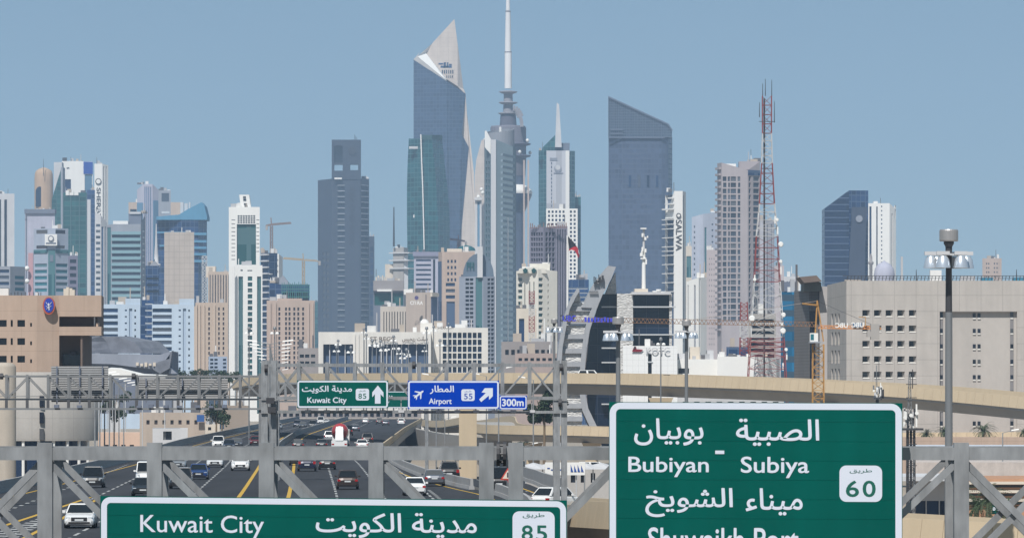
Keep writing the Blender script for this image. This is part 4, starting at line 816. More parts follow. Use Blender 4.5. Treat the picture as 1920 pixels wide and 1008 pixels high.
lb('grey store block with flat roof behind the white warehouse', 1270, 1470, 745, 900, PALE, [(0, grid(1275,1465,9,752,762,1,.5,.9), G_DARK,.4)])
# far roadside clutter wall
T, f = building('retaining_wall', 'long beige retaining wall closing the far end of the highway', [(560,1850),(790,1850)], 783, wall('beige_wall', (.42,.37,.32), joint=(3,9,.25)), cat='wall', clutter=False)
bl('row of grey shops beyond the far retaining wall', [(500,1880),(790,1880)], 770, wall('grey_brown_render', (.30,.27,.26)), [(0, grid(505,785,24,773,782,1,.6,.7), G_DARK,.4)], name='shop_row', cat='building', group='low roadside buildings')
# ------------------------------------------------------------------ roads
def interp(tab, D):
    if D <= tab[0][0]: (a, b) = tab[0], tab[1]
    elif D >= tab[-1][0]: (a, b) = tab[-2], tab[-1]
    else:
        for a, b in zip(tab, tab[1:]):
            if a[0] <= D <= b[0]: break
    return a[1]+(b[1]-a[1])*(D-a[0])/(b[0]-a[0])
def smooth(tab):
    def f(D): return (interp(tab, D-45)+interp(tab, D)*2+interp(tab, D+45))/4
    return f
XM = smooth([(0,-8),(300,-14.8),(438,-19.5),(640,-27),(832,-35),(1109,-43),(1733,-53),(1900,-55)])
XL = smooth([(0,-40),(450,-42),(693,-47),(876,-53),(1387,-63),(1850,-71)])
XR = smooth([(0,9),(60,9),(140,5),(300,2.6),(384,1.6),(440,1.0),(483,-5),(527,-7.5),(604,-11.7),(764,-18),(1200,-23),(1664,-27),(1850,-29)])
m, nt_, b_ = nodes('asphalt'); co, (cx_, cy_, cz_) = coords(nt_)
n1 = noise(nt_, co, .25, (1,.02,1)); n2 = noise(nt_, co, 6.0, (1,.3,1)); n3 = noise(nt_, co, .03, (4,.6,1))
fac = mnode(nt_, 'ADD', mnode(nt_, 'MULTIPLY_ADD', n1, 1.3, .28), mnode(nt_, 'ADD', mnode(nt_, 'MULTIPLY_ADD', n2, .2, -.1), mnode(nt_, 'MULTIPLY_ADD', n3, .6, -.3)))
nt_.links.new(scale_col(nt_, (.042,.043,.048), fac), b_.inputs['Base Color']); b_.inputs['Roughness'].default_value = .85; b_.inputs['Specular IOR Level'].default_value = .25
ASPH = m
BARR = wall('barrier_concrete', (.36,.355,.35), .9, .12, .3, .12); SAND = wall('ramp_concrete', (.52,.42,.29), .85, .06, .3, .10); SOF = wall('soffit_concrete', (.36,.345,.325), .9, .08, .2, .1)
YEL = flat('yellow_paint', (.55,.34,.04), .7, var=.25, scale=.5); WPT = flat('white_paint', (.40,.40,.39), .7, var=.35, scale=.5)
def strip_road(name, fl, fr, D0, D1, zf=lambda D: 0., th=1.3, step=20):
    mb = MB(); Ds = [D0+i*step for i in range(int((D1-D0)/step)+1)]
    for a, b in zip(Ds, Ds[1:]):
        z0, z1 = zf(a), zf(b); mb.poly([(fl(a),a,z0), (fr(a),a,z0), (fr(b),b,z1), (fl(b),b,z1)])
        mb.poly([(fl(a),a,z0-th), (fl(b),b,z1-th), (fr(b),b,z1-th), (fr(a),a,z0-th)], 1)
        mb.poly([(fr(a),a,z0), (fr(a),a,z0-th), (fr(b),b,z1-th), (fr(b),b,z1)], 1); mb.poly([(fl(a),a,z0), (fl(b),b,z1), (fl(b),b,z1-th), (fl(a),a,z0-th)], 1)
    return tag(mb.build(name, [ASPH, SOF]), kind='structure')
road = strip_road('road', XL, XR, 10, 1850)
LW = lambda D: XL(D)+.1
mb = MB()
for a in range(10, 1840, 30): mb.hexa([(XL(a)+1,a,GZ),(XL(a)+2,a,GZ),(XL(a+30)+2,a+30,GZ),(XL(a+30)+1,a+30,GZ),(XL(a)+1,a,-1.3),(XL(a)+2,a,-1.3),(XL(a+30)+2,a+30,-1.3),(XL(a+30)+1,a+30,-1.3)])
tag(mb.build('retaining_wall', BARR), 'grey retaining wall carrying the outer edge of the oncoming carriageway', 'wall')
def line(f, D0, D1, w_, mat, dash=None, z=.008, zf=None):
    mb = MB(); a = D0
    while a < D1:
        L = dash[0] if dash else 20; b = min(a+L, D1)
        za = z+(zf(a) if zf else 0); zb = z+(zf(b) if zf else 0)
        mb.poly([(f(a)-w_/2,a,za),(f(a)+w_/2,a,za),(f(b)+w_/2,b,zb),(f(b)-w_/2,b,zb)]); a += (dash[0]+dash[1]) if dash else 20
    mb.build('lane_marking', mat, road)
line(lambda D: XM(D)-2.0, 30, 1800, .32, YEL); line(lambda D: XM(D)+1.9, 30, 1800, .32, YEL); line(lambda D: XM(D)-.25, 300, 480, .28, WPT)
for k in (5.8,9.5,13.2): line(lambda D, k=k: XM(D)-k, 30, 1750, .2, WPT, (6,5), z=.009)
for k in (5.7,9.4,13.1): line(lambda D, k=k: XM(D)+k, 30, 1750 if k < 10 else 760, .2, WPT, (6,5), z=.009)
line(lambda D: XL(D)+2.6, 30, 1750, .2, YEL, z=.007); line(lambda D: XR(D)-1.6, 30, 1750, .2, YEL, z=.007)
line(lambda D: XM(D)-13.4-(450-D)*.014, 280, 435, .32, YEL, z=.010); line(lambda D: XM(D)-12.8+(435-D)*.006, 280, 435, .3, YEL, z=.010)
ch = MB()
for i in range(26):        # painted chevron island
    a = 292+i*5.2; xa, xb = XM(a)-13.0-(450-a)*.014, XM(a)-13.0+(435-a)*.006
    if xb-xa > .5: ch.poly([(xa+.3,a+2,.011),(xb-.3,a,.011),(xb-.3,a+2.0,.011),(xa+.3,a+4.0,.011)])
ch.build('chevron_marking', WPT, road)
line(lambda D: XM(D)-17.3, 350, 640, .3, WPT, (2.5,6), z=.010); line(lambda D: XM(D)+13.6, 330, 470, .3, WPT, (2.0,3), z=.010)
def barrier(label, f, D0, D1, h=.85, mat=None, zf=lambda D: 0., side=1, step=12, wdt=.5, name='concrete_barrier'):
    mb = MB(); a = D0
    while a < D1:
        b = min(a+step, D1); za, zb = zf(a)+.002, zf(b)+.002
        for (dx0, dx1, z0, z1) in ((-wdt/2, wdt/2, 0, .3), (-wdt*.28, wdt*.28, .3, h)):
            mb.hexa([(f(a)+dx0,a,za+z0),(f(a)+dx1,a,za+z0),(f(b)+dx1,b,zb+z0),(f(b)+dx0,b,zb+z0),(f(a)+dx0*.8,a,za+z1),(f(a)+dx1*.8,a,za+z1),(f(b)+dx1*.8,b,zb+z1),(f(b)+dx0*.8,b,zb+z1)])
        a += step
    return tag(mb.build(name, mat or BARR), label, 'barrier', 'concrete road barriers')
barrier('grey concrete barrier along the outer edge of the oncoming carriageway', lambda D: XL(D)+.4, 20, 1830, 1.0)
barrier('grey concrete barrier along the near edge before the exit', lambda D: XR(D)-.4, 100, 445, .9)
barrier('grey concrete median barrier curving between the two carriageways', lambda D: XM(D), 790, 1830, 1.0)
barrier('grey concrete barrier along the bridge edge beside the exit road', lambda D: XR(D)-.4, 470, 764, .9)
barrier('beige concrete barrier curving off toward the lower flyover', lambda D: XR(D)-.3, 765, 1700, 1.0, SAND)
pm = MB()
for a in range(560, 1800, 60):
    for k in (.3,.7): pm.box(XL(a)*(1-k)+XR(a)*k-.7, XL(a)*(1-k)+XR(a)*k+.7, a, a+2, GZ, -1.3)
tag(pm.build('bridge_pier_row', SOF), 'concrete piers in the shade under the highway deck', 'pier', kind='stuff')
# exit road, dropping to the lower level
XE0 = smooth([(440,2),(483,-3.8),(527,-6.4),(604,-8.5),(764,-9),(950,-6)]); XE1 = smooth([(400,6.0),(440,4),(483,2.0),(527,.6),(604,-1),(764,0),(950,5)])
ZE = lambda D: -interp([(440,0.03),(500,.05),(560,.5),(640,2.2),(764,5),(960,5.9)], D)
er = strip_road('exit_road', XE0, XE1, 442, 950, ZE, .8)
road_main = road; road = er; line(lambda D: XE1(D)-1.5, 445, 900, .2, YEL, zf=ZE); line(lambda D: (XE0(D)+XE1(D))/2, 445, 900, .18, WPT, (2.5,3), zf=ZE); road = road_main
barrier('grey concrete barrier between the exit road and the side ramp', smooth([(440,4.6),(483,2.2),(600,.6)]), 446, 640, 1.3, zf=lambda D: ZE(D) if D > 440 else 0)
# side ramp on the near side, seen as a beige wall
def flyover(name, label, path, wd, ph, gird, pl=2.0, mat=SAND, sof=SOF, drop=.35):
    """path (X, Y, deck height) on the camera side edge; wd metres away from it; parapet panels pl metres long."""
    T = thing(name, label, 'flyover', (path[0][0], path[0][1], GZ)); V = [Vector(p) for p in path]
    fine = []
    for i in range(len(V)-1):                                  # Catmull-Rom
        p0, p1, p2, p3 = V[max(i-1,0)], V[i], V[i+1], V[min(i+2,len(V)-1)]
        n = max(2, int((p2-p1).length/4))
        for k in range(n):
            t = k/n; fine.append(.5*((2*p1)+(p2-p0)*t+(2*p0-5*p1+4*p2-p3)*t*t+(3*p1-p0-3*p2+p3)*t*t*t))
    fine.append(V[-1]); seg = []; acc = [0]
    for a, b in zip(fine, fine[1:]): acc.append(acc[-1]+(b-a).length)
    def at(s):
        for i in range(len(acc)-1):
            if acc[i+1] >= s or i == len(acc)-2:
                t = (s-acc[i])/(acc[i+1]-acc[i]); return fine[i].lerp(fine[i+1], t), (fine[i+1]-fine[i]).normalized()
    n = int(acc[-1]/pl); deck = MB(); Z = Vector((0,0,1)); rp = MB()
    def off(d): q = Vector((-d.y, d.x, 0)).normalized(); return q if q.y > 0 else -q
    for i in range(n):
        (a, da), (b, db) = at(i*pl+.02), at((i+1)*pl-.02); oa, ob = off(da), off(db)
        MB().hexa([a-oa*.25-Z*drop, b-ob*.25-Z*drop, b+ob*.01-Z*drop, a+oa*.01-Z*drop, a+oa*.05+Z*ph, b+ob*.05+Z*ph, b+ob*.28+Z*ph, a+oa*.28+Z*ph]).build('parapet_panel', mat, T)
        (a, da), (b, db) = at(i*pl), at((i+1)*pl); oa, ob = off(da), off(db)
        deck.hexa([a+oa*.02-Z*.7, b+ob*.02-Z*.7, b+ob*wd-Z*.7, a+oa*wd-Z*.7, a+oa*.02, b+ob*.02, b+ob*wd, a+oa*wd])
        deck.hexa([a+oa*2.2-Z*gird, b+ob*2.2-Z*gird, b+ob*(wd-2.2)-Z*gird, a+oa*(wd-2.2)-Z*gird, a+oa*1.3-Z*.7, b+ob*1.3-Z*.7, b+ob*(wd-1.3)-Z*.7, a+oa*(wd-1.3)-Z*.7])
        rp.hexa([a+oa*(wd-.3), b+ob*(wd-.3), b+ob*wd, a+oa*wd, a+oa*(wd-.25)+Z*ph, b+ob*(wd-.25)+Z*ph, b+ob*wd+Z*ph, a+oa*wd+Z*ph])
    deck.build('deck', sof, T); rp.build('rear_parapet', mat, T)
    return T
def PP(px, py, D): p = P(px, py, D); return (p.x, p.y, p.z)
T = flyover('flyover', 'high beige curved flyover crossing above the exit road', [PP(1990,768,800),PP(1700,741,830),PP(1480,728,850),PP(1290,720.5,870),PP(1100,715,890),PP(900,714,910),PP(700,714,940),PP(560,714,1000),PP(480,717,1080),PP(436,725,1180)], 10, 1.35, 2.1)
def pier(px, ytop, yb, D, w0, T, dep=2.2):
    c = X(px, D); zt = Zp(ytop, D); z0 = GZ
    mb = MB(); mb.hexa([(c-w0/2,D+2.5,z0),(c+w0/2,D+2.5,z0),(c+w0/2,D+2.5+dep,z0),(c-w0/2,D+2.5+dep,z0),(c-w0/2,D+2.5,zt-1.6),(c+w0/2,D+2.5,zt-1.6),(c+w0/2,D+2.5+dep,zt-1.6),(c-w0/2,D+2.5+dep,zt-1.6)])
    mb.hexa([(c-w0/2,D+2.5,zt-1.6),(c+w0/2,D+2.5,zt-1.6),(c+w0/2,D+2.5+dep,zt-1.6),(c-w0/2,D+2.5+dep,zt-1.6),(c-w0*.75,D+2.2,zt),(c+w0*.75,D+2.2,zt),(c+w0*.75,D+3+dep,zt),(c-w0*.75,D+3+dep,zt)]); mb.build('pier', SAND, T)
pier(877,738,893,905,2.9,T); pier(1560,760,0,842,2.6,T); pier(1240,745,0,872,2.6,T)
T2 = flyover('flyover', 'lower beige ramp bridge passing beneath the high flyover', [PP(2000,822,990),PP(1600,824,1000),PP(1300,820,1010),PP(1100,813,1020),PP(960,810,1040),PP(890,806,1080),(-9,1190,2.2),(-17,1330,.6),(-24,1480,.1)], 9, 1.3, 1.7)
mb = MB(); W = [(2,1062),(-5,1130),(-13,1240),(-21,1400),(-27,1560)]
for (xa,ya),(xb,yb) in zip(W, W[1:]): mb.hexa([(xa-3,ya,GZ),(xa-2,ya,GZ),(xb-2,yb,GZ),(xb-3,yb,GZ),(xa-3,ya,-.6),(xa-2,ya,-.6),(xb-2,yb,-.6),(xb-3,yb,-.6)])
mb.build('abutment', SOF, T2); pier(1000,830,0,1036,2.4,T2); pier(1110,830,0,1020,2.4,T2)  # abutment wall is added to keep the gap under the ramp dark
T3 = flyover('flyover', 'near beige side ramp with smooth panelled wall below the big signs', [(x_,d_,Zp(y_,d_)-.78) for x_,d_,y_ in ((46,332,1002),(36,338,990),(24,350,969),(14.5,368,953),(7.5,392,941),(2.6,425,936),(-1.5,452,929),(-3.6,470,926))], 6, .78, 3.2, drop=1.15)

# ------------------------------------------------------------------ sign gantries and signs
m, nt_, b_ = nodes('galvanised_steel'); co, (cx_, cy_, cz_) = coords(nt_)
n1 = noise(nt_, co, 1.5); n2 = noise(nt_, co, 9, (1,1,.25)); v = mnode(nt_, 'ADD', mnode(nt_, 'MULTIPLY_ADD', n1, .9, .5), mnode(nt_, 'MULTIPLY_ADD', n2, .8, -.35))
nt_.links.new(scale_col(nt_, (.27,.278,.285), v), b_.inputs['Base Color']); b_.inputs['Roughness'].default_value = .55; b_.inputs['Metallic'].default_value = .25
GALV = m
def gantry(label, D, xs, ytop, ybot, w_, dep, braces, chord_ext, posts=(), back=True, walk=None, group='sign gantries over the highway', mat=GALV):
    zt, zb = Zp(ytop, D), Zp(ybot, D); T = thing('sign_gantry', label, 'gantry', (X(xs[0],D), D, 0 if D < 200 else 0), group)
    x0, x1 = X(chord_ext[0],D), X(chord_ext[1],D)
    for k, yy in enumerate((D, D+dep)):
        sh = yy/D
        for z in (zt, zb): MB().beam((x0,yy,z), (x1,yy,z), w_*.85).build('chord', mat, T)
        for px in xs: MB().beam((X(px,D),yy,zb-.05), (X(px,D),yy,zt+(w_*.75 if k == 0 else w_*.4)), w_*1.0 if k == 0 else w_*.7).build('upright', mat, T)
        for (a, b, s) in braces:
            A, B = X(a,D), X(b,D)
            if s in (1, 2): MB().beam((A,yy,zt-w_*.3), (B,yy,zb+w_*.3), w_*.47, w_*.45).build('brace', mat, T)
            if s in (-1, 2): MB().beam((A,yy+(w_*.3 if s == 2 else 0),zb+w_*.3), (B,yy+(w_*.3 if s == 2 else 0),zt-w_*.3), w_*.47, w_*.45).build('brace', mat, T)
    for px in xs:
        for z in (zt, zb): MB().beam((X(px,D),D+w_*.4,z), (X(px,D),D+dep-w_*.4,z), w_*.5).build('tie', mat, T)
    for px, wd in posts:
        for yy in (D, D+dep): MB().beam((X(px,D),yy,0.002 if px < 1500 else GZ), (X(px,D),yy,zt+w_*1.2), wd).build('post', mat, T)
        for z in (1.5,3,4.5,6): MB().beam((X(px,D),D,z), (X(px,D),D+dep,z+.9), wd*.4).build('brace', mat, T)
    if walk:
        MB().beam((x0,D-.25,Zp(walk,D)), (x1,D-.25,Zp(walk,D)), .1, .14).build('walkway_rail', mat, T); MB().beam((x0,D-.25,Zp(walk-24,D)), (x1,D-.25,Zp(walk-24,D)), .04).build('cable', mat, T)
    return T
uA = [85,290,500,705,912]; uB = [967,1172,1377,1582,1802,2010]
G1 = gantry('near galvanised sign gantry with square tube truss over the road', 75, [-330,-120]+uA+uB+[2220], 850, 1075, .2, 1.9,
  [(-120,85,2),(85,290,1),(290,500,1),(500,705,1),(705,912,1),(967,1172,-1),(1172,1377,1),(1377,1582,-1),(1582,1802,-1),(1802,2010,2)], (-330,2220), [(-330,.35),(2220,.35)])
for x in (934,946): MB().tube(P(x-3,850,75), P(x+3,850,75), .17, n=14).build('flange', DULL, G1)
for a in range(6): MB().tube(P(931,850,75)+Vector((0,.13*math.cos(a*1.05),.13*math.sin(a*1.05))), P(949,850,75)+Vector((0,.13*math.cos(a*1.05),.13*math.sin(a*1.05))), .018, n=6).build('bolt', DULL, G1)
G2 = gantry('galvanised gantry carrying the smaller city and airport direction signs', 290, [560,613,665,717,769,786,837,889,942,993], 684, 746, .2, 1.9,
  [(515,560,2),(560,613,1),(613,665,1),(665,717,1),(717,769,1),(786,837,-1),(837,889,-1),(889,942,-1),(942,993,-1),(993,1042,2)], (490,1062), [(496,.34),(513,.3),(1044,.34),(1058,.3)], walk=772)
for px in range(572, 1000, 35): pbox(px,768,px+11,773,289.6,.4,'lamp_box',PALE,G2); MB().beam(P(px+5,772,289.8), P(px+5,748,289.9), .05).build('hanger', GALV, G2)
for px, a in ((505,745),(508,762)): pbox(px-6,a,px+9,a+11,289.2,.5,'camera_box',DULL,G2)
for x, y in ((499,690),(1052,688),(1050,754),(776,684)): MB().tube(P(x-3,y,289.8), P(x+3,y,289.8), .2, n=12).build('flange', DULL, G2)
us = [-66,-27,12,51,90,128.5,167.5,207]; us2 = [256,295,334,372.5,411.5,450]
G3 = gantry('weathered grey gantry holding sign backs that face the oncoming traffic', 400, us+us2, 705, 748, .17, 1.6,
  [(-27,12,1),(12,51,-1),(51,90,1),(90,128,1),(128,167,1),(167,207,1),(207,245,1),(256,295,-1),(295,334,-1),(334,372,-1),(372,411,-1),(411,450,-1),(450,490,2)], (-80,492), [(489,.3)], walk=766, mat=wall('weathered_steel', (.22,.225,.23), .6, .2, .8, .1, metal=.2))
for px in us+us2: MB().beam(P(px,766,399.8), P(px,750,399.9), .2).build('hanger', DULL, G3)
for px in (105,148,260,282,310,335,370,395,420): pbox(px-4,758+(px%3),px+5,764,399.2,.5,'lamp_box',SLATE,G3)
MB().tube(P(0,705,399.7), P(6,705,399.7), .22, n=12).build('flange', DULL, G3); MB().tube(P(247,705,399.7), P(254,705,399.7), .22, n=12).build('flange', DULL, G3)
G4 = gantry('distant gantry with a green city sign behind the nearer gantry', 520, [535,563,591,620,650,680,710,740,770], 718, 752, .18, 1.6, [(535,563,2),(563,591,2),(591,620,2),(710,740,2),(740,770,-1)], (520,800), [(520,.3),(800,.3)], walk=770)
LOUV = wall('louvre_metal', (.40,.40,.40), .6, .1, 1, .1)
for lab, x0, x1, y0, y1 in (('back of a slatted sign standing above the weathered gantry', 96, 203, 686, 753), ('wide back of a slatted sign within the weathered gantry', 257, 427, 709, 750)):
    T = thing('slatted_sign', lab, 'sign', P((x0+x1)/2,y1,401.9), 'slatted sign backs')
    pbox(x0,y0,x1,y1,402.6,.05,'panel',wall('sign_back_metal', (.16,.16,.165), .7),T); n = int((y1-y0)/4.2)
    for i in range(n): MB().beam(P(x0,y0+2+i*4.2,402.5), P(x1,y0+2+i*4.2,402.5), .06, .11).build('slat', LOUV, T)
    for k in range(3): x = x0+(x1-x0)*(.1+.4*k); MB().beam(P(x,y0,402.3), P(x,y1+4,402.3), .1).build('stiffener', SLATE, T)
GREEN = wall('sign_green', (.0,.093,.075), .7, .12, .9, .16, spec=.08); BLUE = flat('sign_blue', (.0,.045,.42), .7, var=.06, spec=.08); REFL = flat('sign_white', (.66,.70,.78), .6, var=.03)
GTX = flat('sign_green_print', (.0,.11,.075), .6)
def rr(x0, y0, x1, y1, r, n=6):
    pts = []
    for cx, cy, a0 in ((x1-r,y0+r,-90),(x1-r,y1-r,0),(x0+r,y1-r,90),(x0+r,y0+r,180)):
        for k in range(n+1): a = math.radians(a0+90*k/n); pts.append((cx+r*math.cos(a), cy+r*math.sin(a)))
    return pts
def flatpoly(pts, D, name, mat, T, th=.002): return MB().poly([P(x,y,D) for x,y in pts]).build(name, mat, T)
def ring_border(x0, y0, x1, y1, r, wd, D, mat, T, fn=lambda x, y: (x, y)):
    A, B = rr(x0,y0,x1,y1,r), rr(x0+wd,y0+wd,x1-wd,y1-wd,max(r-wd,.5)); mb = MB(); n = len(A)
    for k in range(n): mb.poly([P(*fn(*A[k]),D), P(*fn(*A[(k+1)%n]),D), P(*fn(*B[(k+1)%n]),D), P(*fn(*B[k]),D)])
    mb.build('border', mat, T)
def sign(label, x0, y0, x1, y1, D, face, r, wd, th=.06, plank=None, inset=2, fn=lambda x, y: (x, y), group='road direction signs'):
    T = thing('road_sign', label, 'sign', P((x0+x1)/2, y1, D), group); n = max(1, round((y1-y0)/plank)) if plank else 1
    for i in range(n):
        a, b = y0+(y1-y0)*i/n, y0+(y1-y0)*(i+1)/n-(.35 if plank else 0)
        q = [fn(x0,b), fn(x1,b), fn(x1,a), fn(x0,a)]; MB().prism([P(x,y,D) for x,y in q], (0,th,0)).build('panel', face, T)
    if plank: q = [fn(x0,y1), fn(x1,y1), fn(x1,y0), fn(x0,y0)]; MB().prism([P(x,y,D+th+.002) for x,y in q], (0,.03,0)).build('backing', wall('sign_seam', (.06,.26,.22)), T)
    ring_border(x0+inset, y0+inset, x1-inset, y1-inset, r, wd, D-.002, REFL, T, fn)
    return T
def shield(x0, y0, x1, y1, num, nb, tb, D, T, fn=None, col=GTX):
    f2 = fn or (lambda x, y: (x, y)); MB().poly([P(*f2(*p),D-.003) for p in rr(x0,y0,x1,y1,(x1-x0)*.16)]).build('route_shield', REFL, T)
    text(A_TARIQ, *tb, D-.003, col, T, .0, fn=fn, gap=.002); [text(c_, nb[0]+(nb[2]-nb[0])*(.56*i_), nb[1], nb[0]+(nb[2]-nb[0])*(.56*i_+.44), nb[3], D-.003, col, T, .014, fn=fn, gap=.002) for i_, c_ in enumerate(num)]
# big sign with four lines
rot60 = lambda x, y: (x, y+(x-1142)*.004)
T = sign('large green sign listing the islands and the port with route sixty', 1142, 753, 1692, 1225, 74.4, GREEN, 20, 12, plank=36.3, inset=1, fn=rot60)
text(A_SUBIYA, 1380, 783, 1536, 834, 74.4, REFL, T, .012, fn=rot60); text(A_BUBIYAN, 1189, 783, 1319, 834, 74.4, REFL, T, .012, fn=rot60)
text('Bubiyan', 1178, 855, 1329, 893, 74.4, REFL, T, .012, fn=rot60); text('Subiya', 1389, 854, 1517, 894, 74.4, REFL, T, .012, fn=rot60)
MB().poly([P(*rot60(*p),74.392) for p in ((1341,843),(1358,843),(1358,849.5),(1341,849.5))]).build('lettering', REFL, T)
text(A_MINA, 1398, 913, 1505, 964, 74.4, REFL, T, .012, fn=rot60); text(A_SHUWAIKH, 1210, 913, 1374, 968, 74.4, REFL, T, .012, fn=rot60)
text('Shuwaikh Port', 1215, 987, 1498, 1032, 74.4, REFL, T, .012, fn=rot60)
shield(1574, 870, 1654, 938, '60', (1586,898,1642,929), (1593,876,1635,885), 74.4, T, rot60)
rot85 = lambda x, y: (x, y+(x-188)*.0095)
T = sign('wide green city sign with route eighty-five on the near gantry', 188, 929, 1063, 1110, 74.5, GREEN, 18, 11, plank=36, inset=1.5, fn=rot85)
text('Kuwait City', 263, 963, 495, 1006, 74.5, REFL, T, .006, fn=rot85); text(A_KUWAIT_CITY, 592, 955, 894, 1003, 74.5, REFL, T, .012, fn=rot85)
shield(961, 950, 1040, 1018, '85', (978,976,1026,1005), (980,953,1021,963), 74.5, T, rot85)
# smaller signs on the second gantry
def poly_sign(pts, D, T): MB().poly([P(x,y,D) for x,y in pts]).build('arrow', REFL, T)
T = sign('small green city sign with upward arrow beside the blue airport sign', 557, 712.5, 728, 764.5, 289, GREEN, 5, 3, th=.08, inset=.7)
text(A_KUWAIT_CITY, 566, 722, 660, 737, 289, REFL, T, .02); text('Kuwait City', 576, 744, 650, 758, 289, REFL, T, .02); shield(667, 728, 692, 750, '85', (672,737,687,747), (673,730,686,734), 289, T)
poly_sign([(703,756),(703,738),(698,744),(698,735),(708.5,722),(719,735),(719,744),(713.5,738),(713.5,756)], 288.99, T)
T = sign('blue airport sign with plane symbol and slanted arrow', 764.5, 713, 936, 766, 289, BLUE, 5, 3, th=.08, inset=.7)
text(A_AIRPORT, 806, 722, 851, 738, 289, REFL, T, .02); text('Airport', 804, 746, 847, 760, 289, REFL, T, .02); shield(865, 729, 890, 751, '55', (870,737,886,748), (871,731,884,735), 289, T, col=flat('sign_blue_print', (.01,.05,.35)))
poly_sign([(898.5,748),(911,736),(903,735),(909,727),(924,727),(924,742),(917,749),(916.5,741),(902,753)], 288.99, T)
ca, sa = math.cos(math.radians(-38)), math.sin(math.radians(-38))
pl = [(-11,-1),(-8,-1.4),(-11,-5),(-9,-5),(-5,-1.6),(1,-1.8),(-4,-9),(-1.5,-9),(5,-1.8),(9,-1.5),(11,0),(9,1.5),(5,1.8),(-1.5,9),(-4,9),(1,1.8),(-5,1.6),(-9,5),(-11,5),(-8,1.4),(-11,1)]
poly_sign([(785.5+x*ca-y*sa, 738.5+x*sa+y*ca) for x, y in pl], 288.99, T)
T = sign('little blue distance plate beside the airport sign', 936.5, 741, 988, 767, 289, BLUE, 4, 2, th=.08, inset=.7); text('300m', 941, 747, 982, 761, 289, REFL, T, .03)
T = sign('green city sign half hidden behind the two nearer signs', 640, 733, 774, 764, 518, GREEN, 3, 1.4, th=.1, inset=.4); text(A_KUWAIT_CITY, 690, 738, 736, 746, 518, REFL, T, .02); text('Kuwait City', 690, 750, 730, 757, 518, REFL, T, .02)
# ------------------------------------------------------------------ vehicles
def copy_tree(o, parent=None):
    c = o.copy(); COL.objects.link(c); c.parent = parent
    for ch in list(o.children): copy_tree(ch, c)
    return c
TYRE = flat('tyre_rubber', (.012,.012,.013), .9); RIM = flat('wheel_rim', (.35,.36,.37), .35, .7); CGL = glass('car_glass', (.012,.015,.018), .06, .2); LAMP = flat('headlamp', (.42,.45,.48), .1); TAIL = flat('tail_lamp', (.35,.012,.012), .2); TRIM = flat('black_trim', (.02,.02,.022), .5); PLATE = flat('number_plate', (.6,.62,.62), .5); CHROME = flat('chrome', (.6,.6,.62), .2, .9)
def paint(name, rgb, metal=.0):
    m = flat('paint_'+name, rgb, .28, metal, .5, var=.02); m.node_tree.nodes['Principled BSDF'].inputs['Coat Weight'].default_value = .6; m.node_tree.nodes['Principled BSDF'].inputs['Coat Roughness'].default_value = .05; return m
PAINT = {'white': paint('white', (.78,.78,.77)), 'black': paint('black', (.012,.012,.014)), 'charcoal': paint('charcoal', (.035,.034,.036), .3), 'silver': paint('silver', (.45,.46,.47), .5), 'grey': paint('grey', (.12,.13,.15), .4), 'blue': paint('blue', (.015,.05,.19), .2), 'navy': paint('navy', (.015,.02,.045), .2), 'red': paint('red', (.16,.012,.015), .1), 'brown': paint('brown', (.05,.035,.03), .3)}
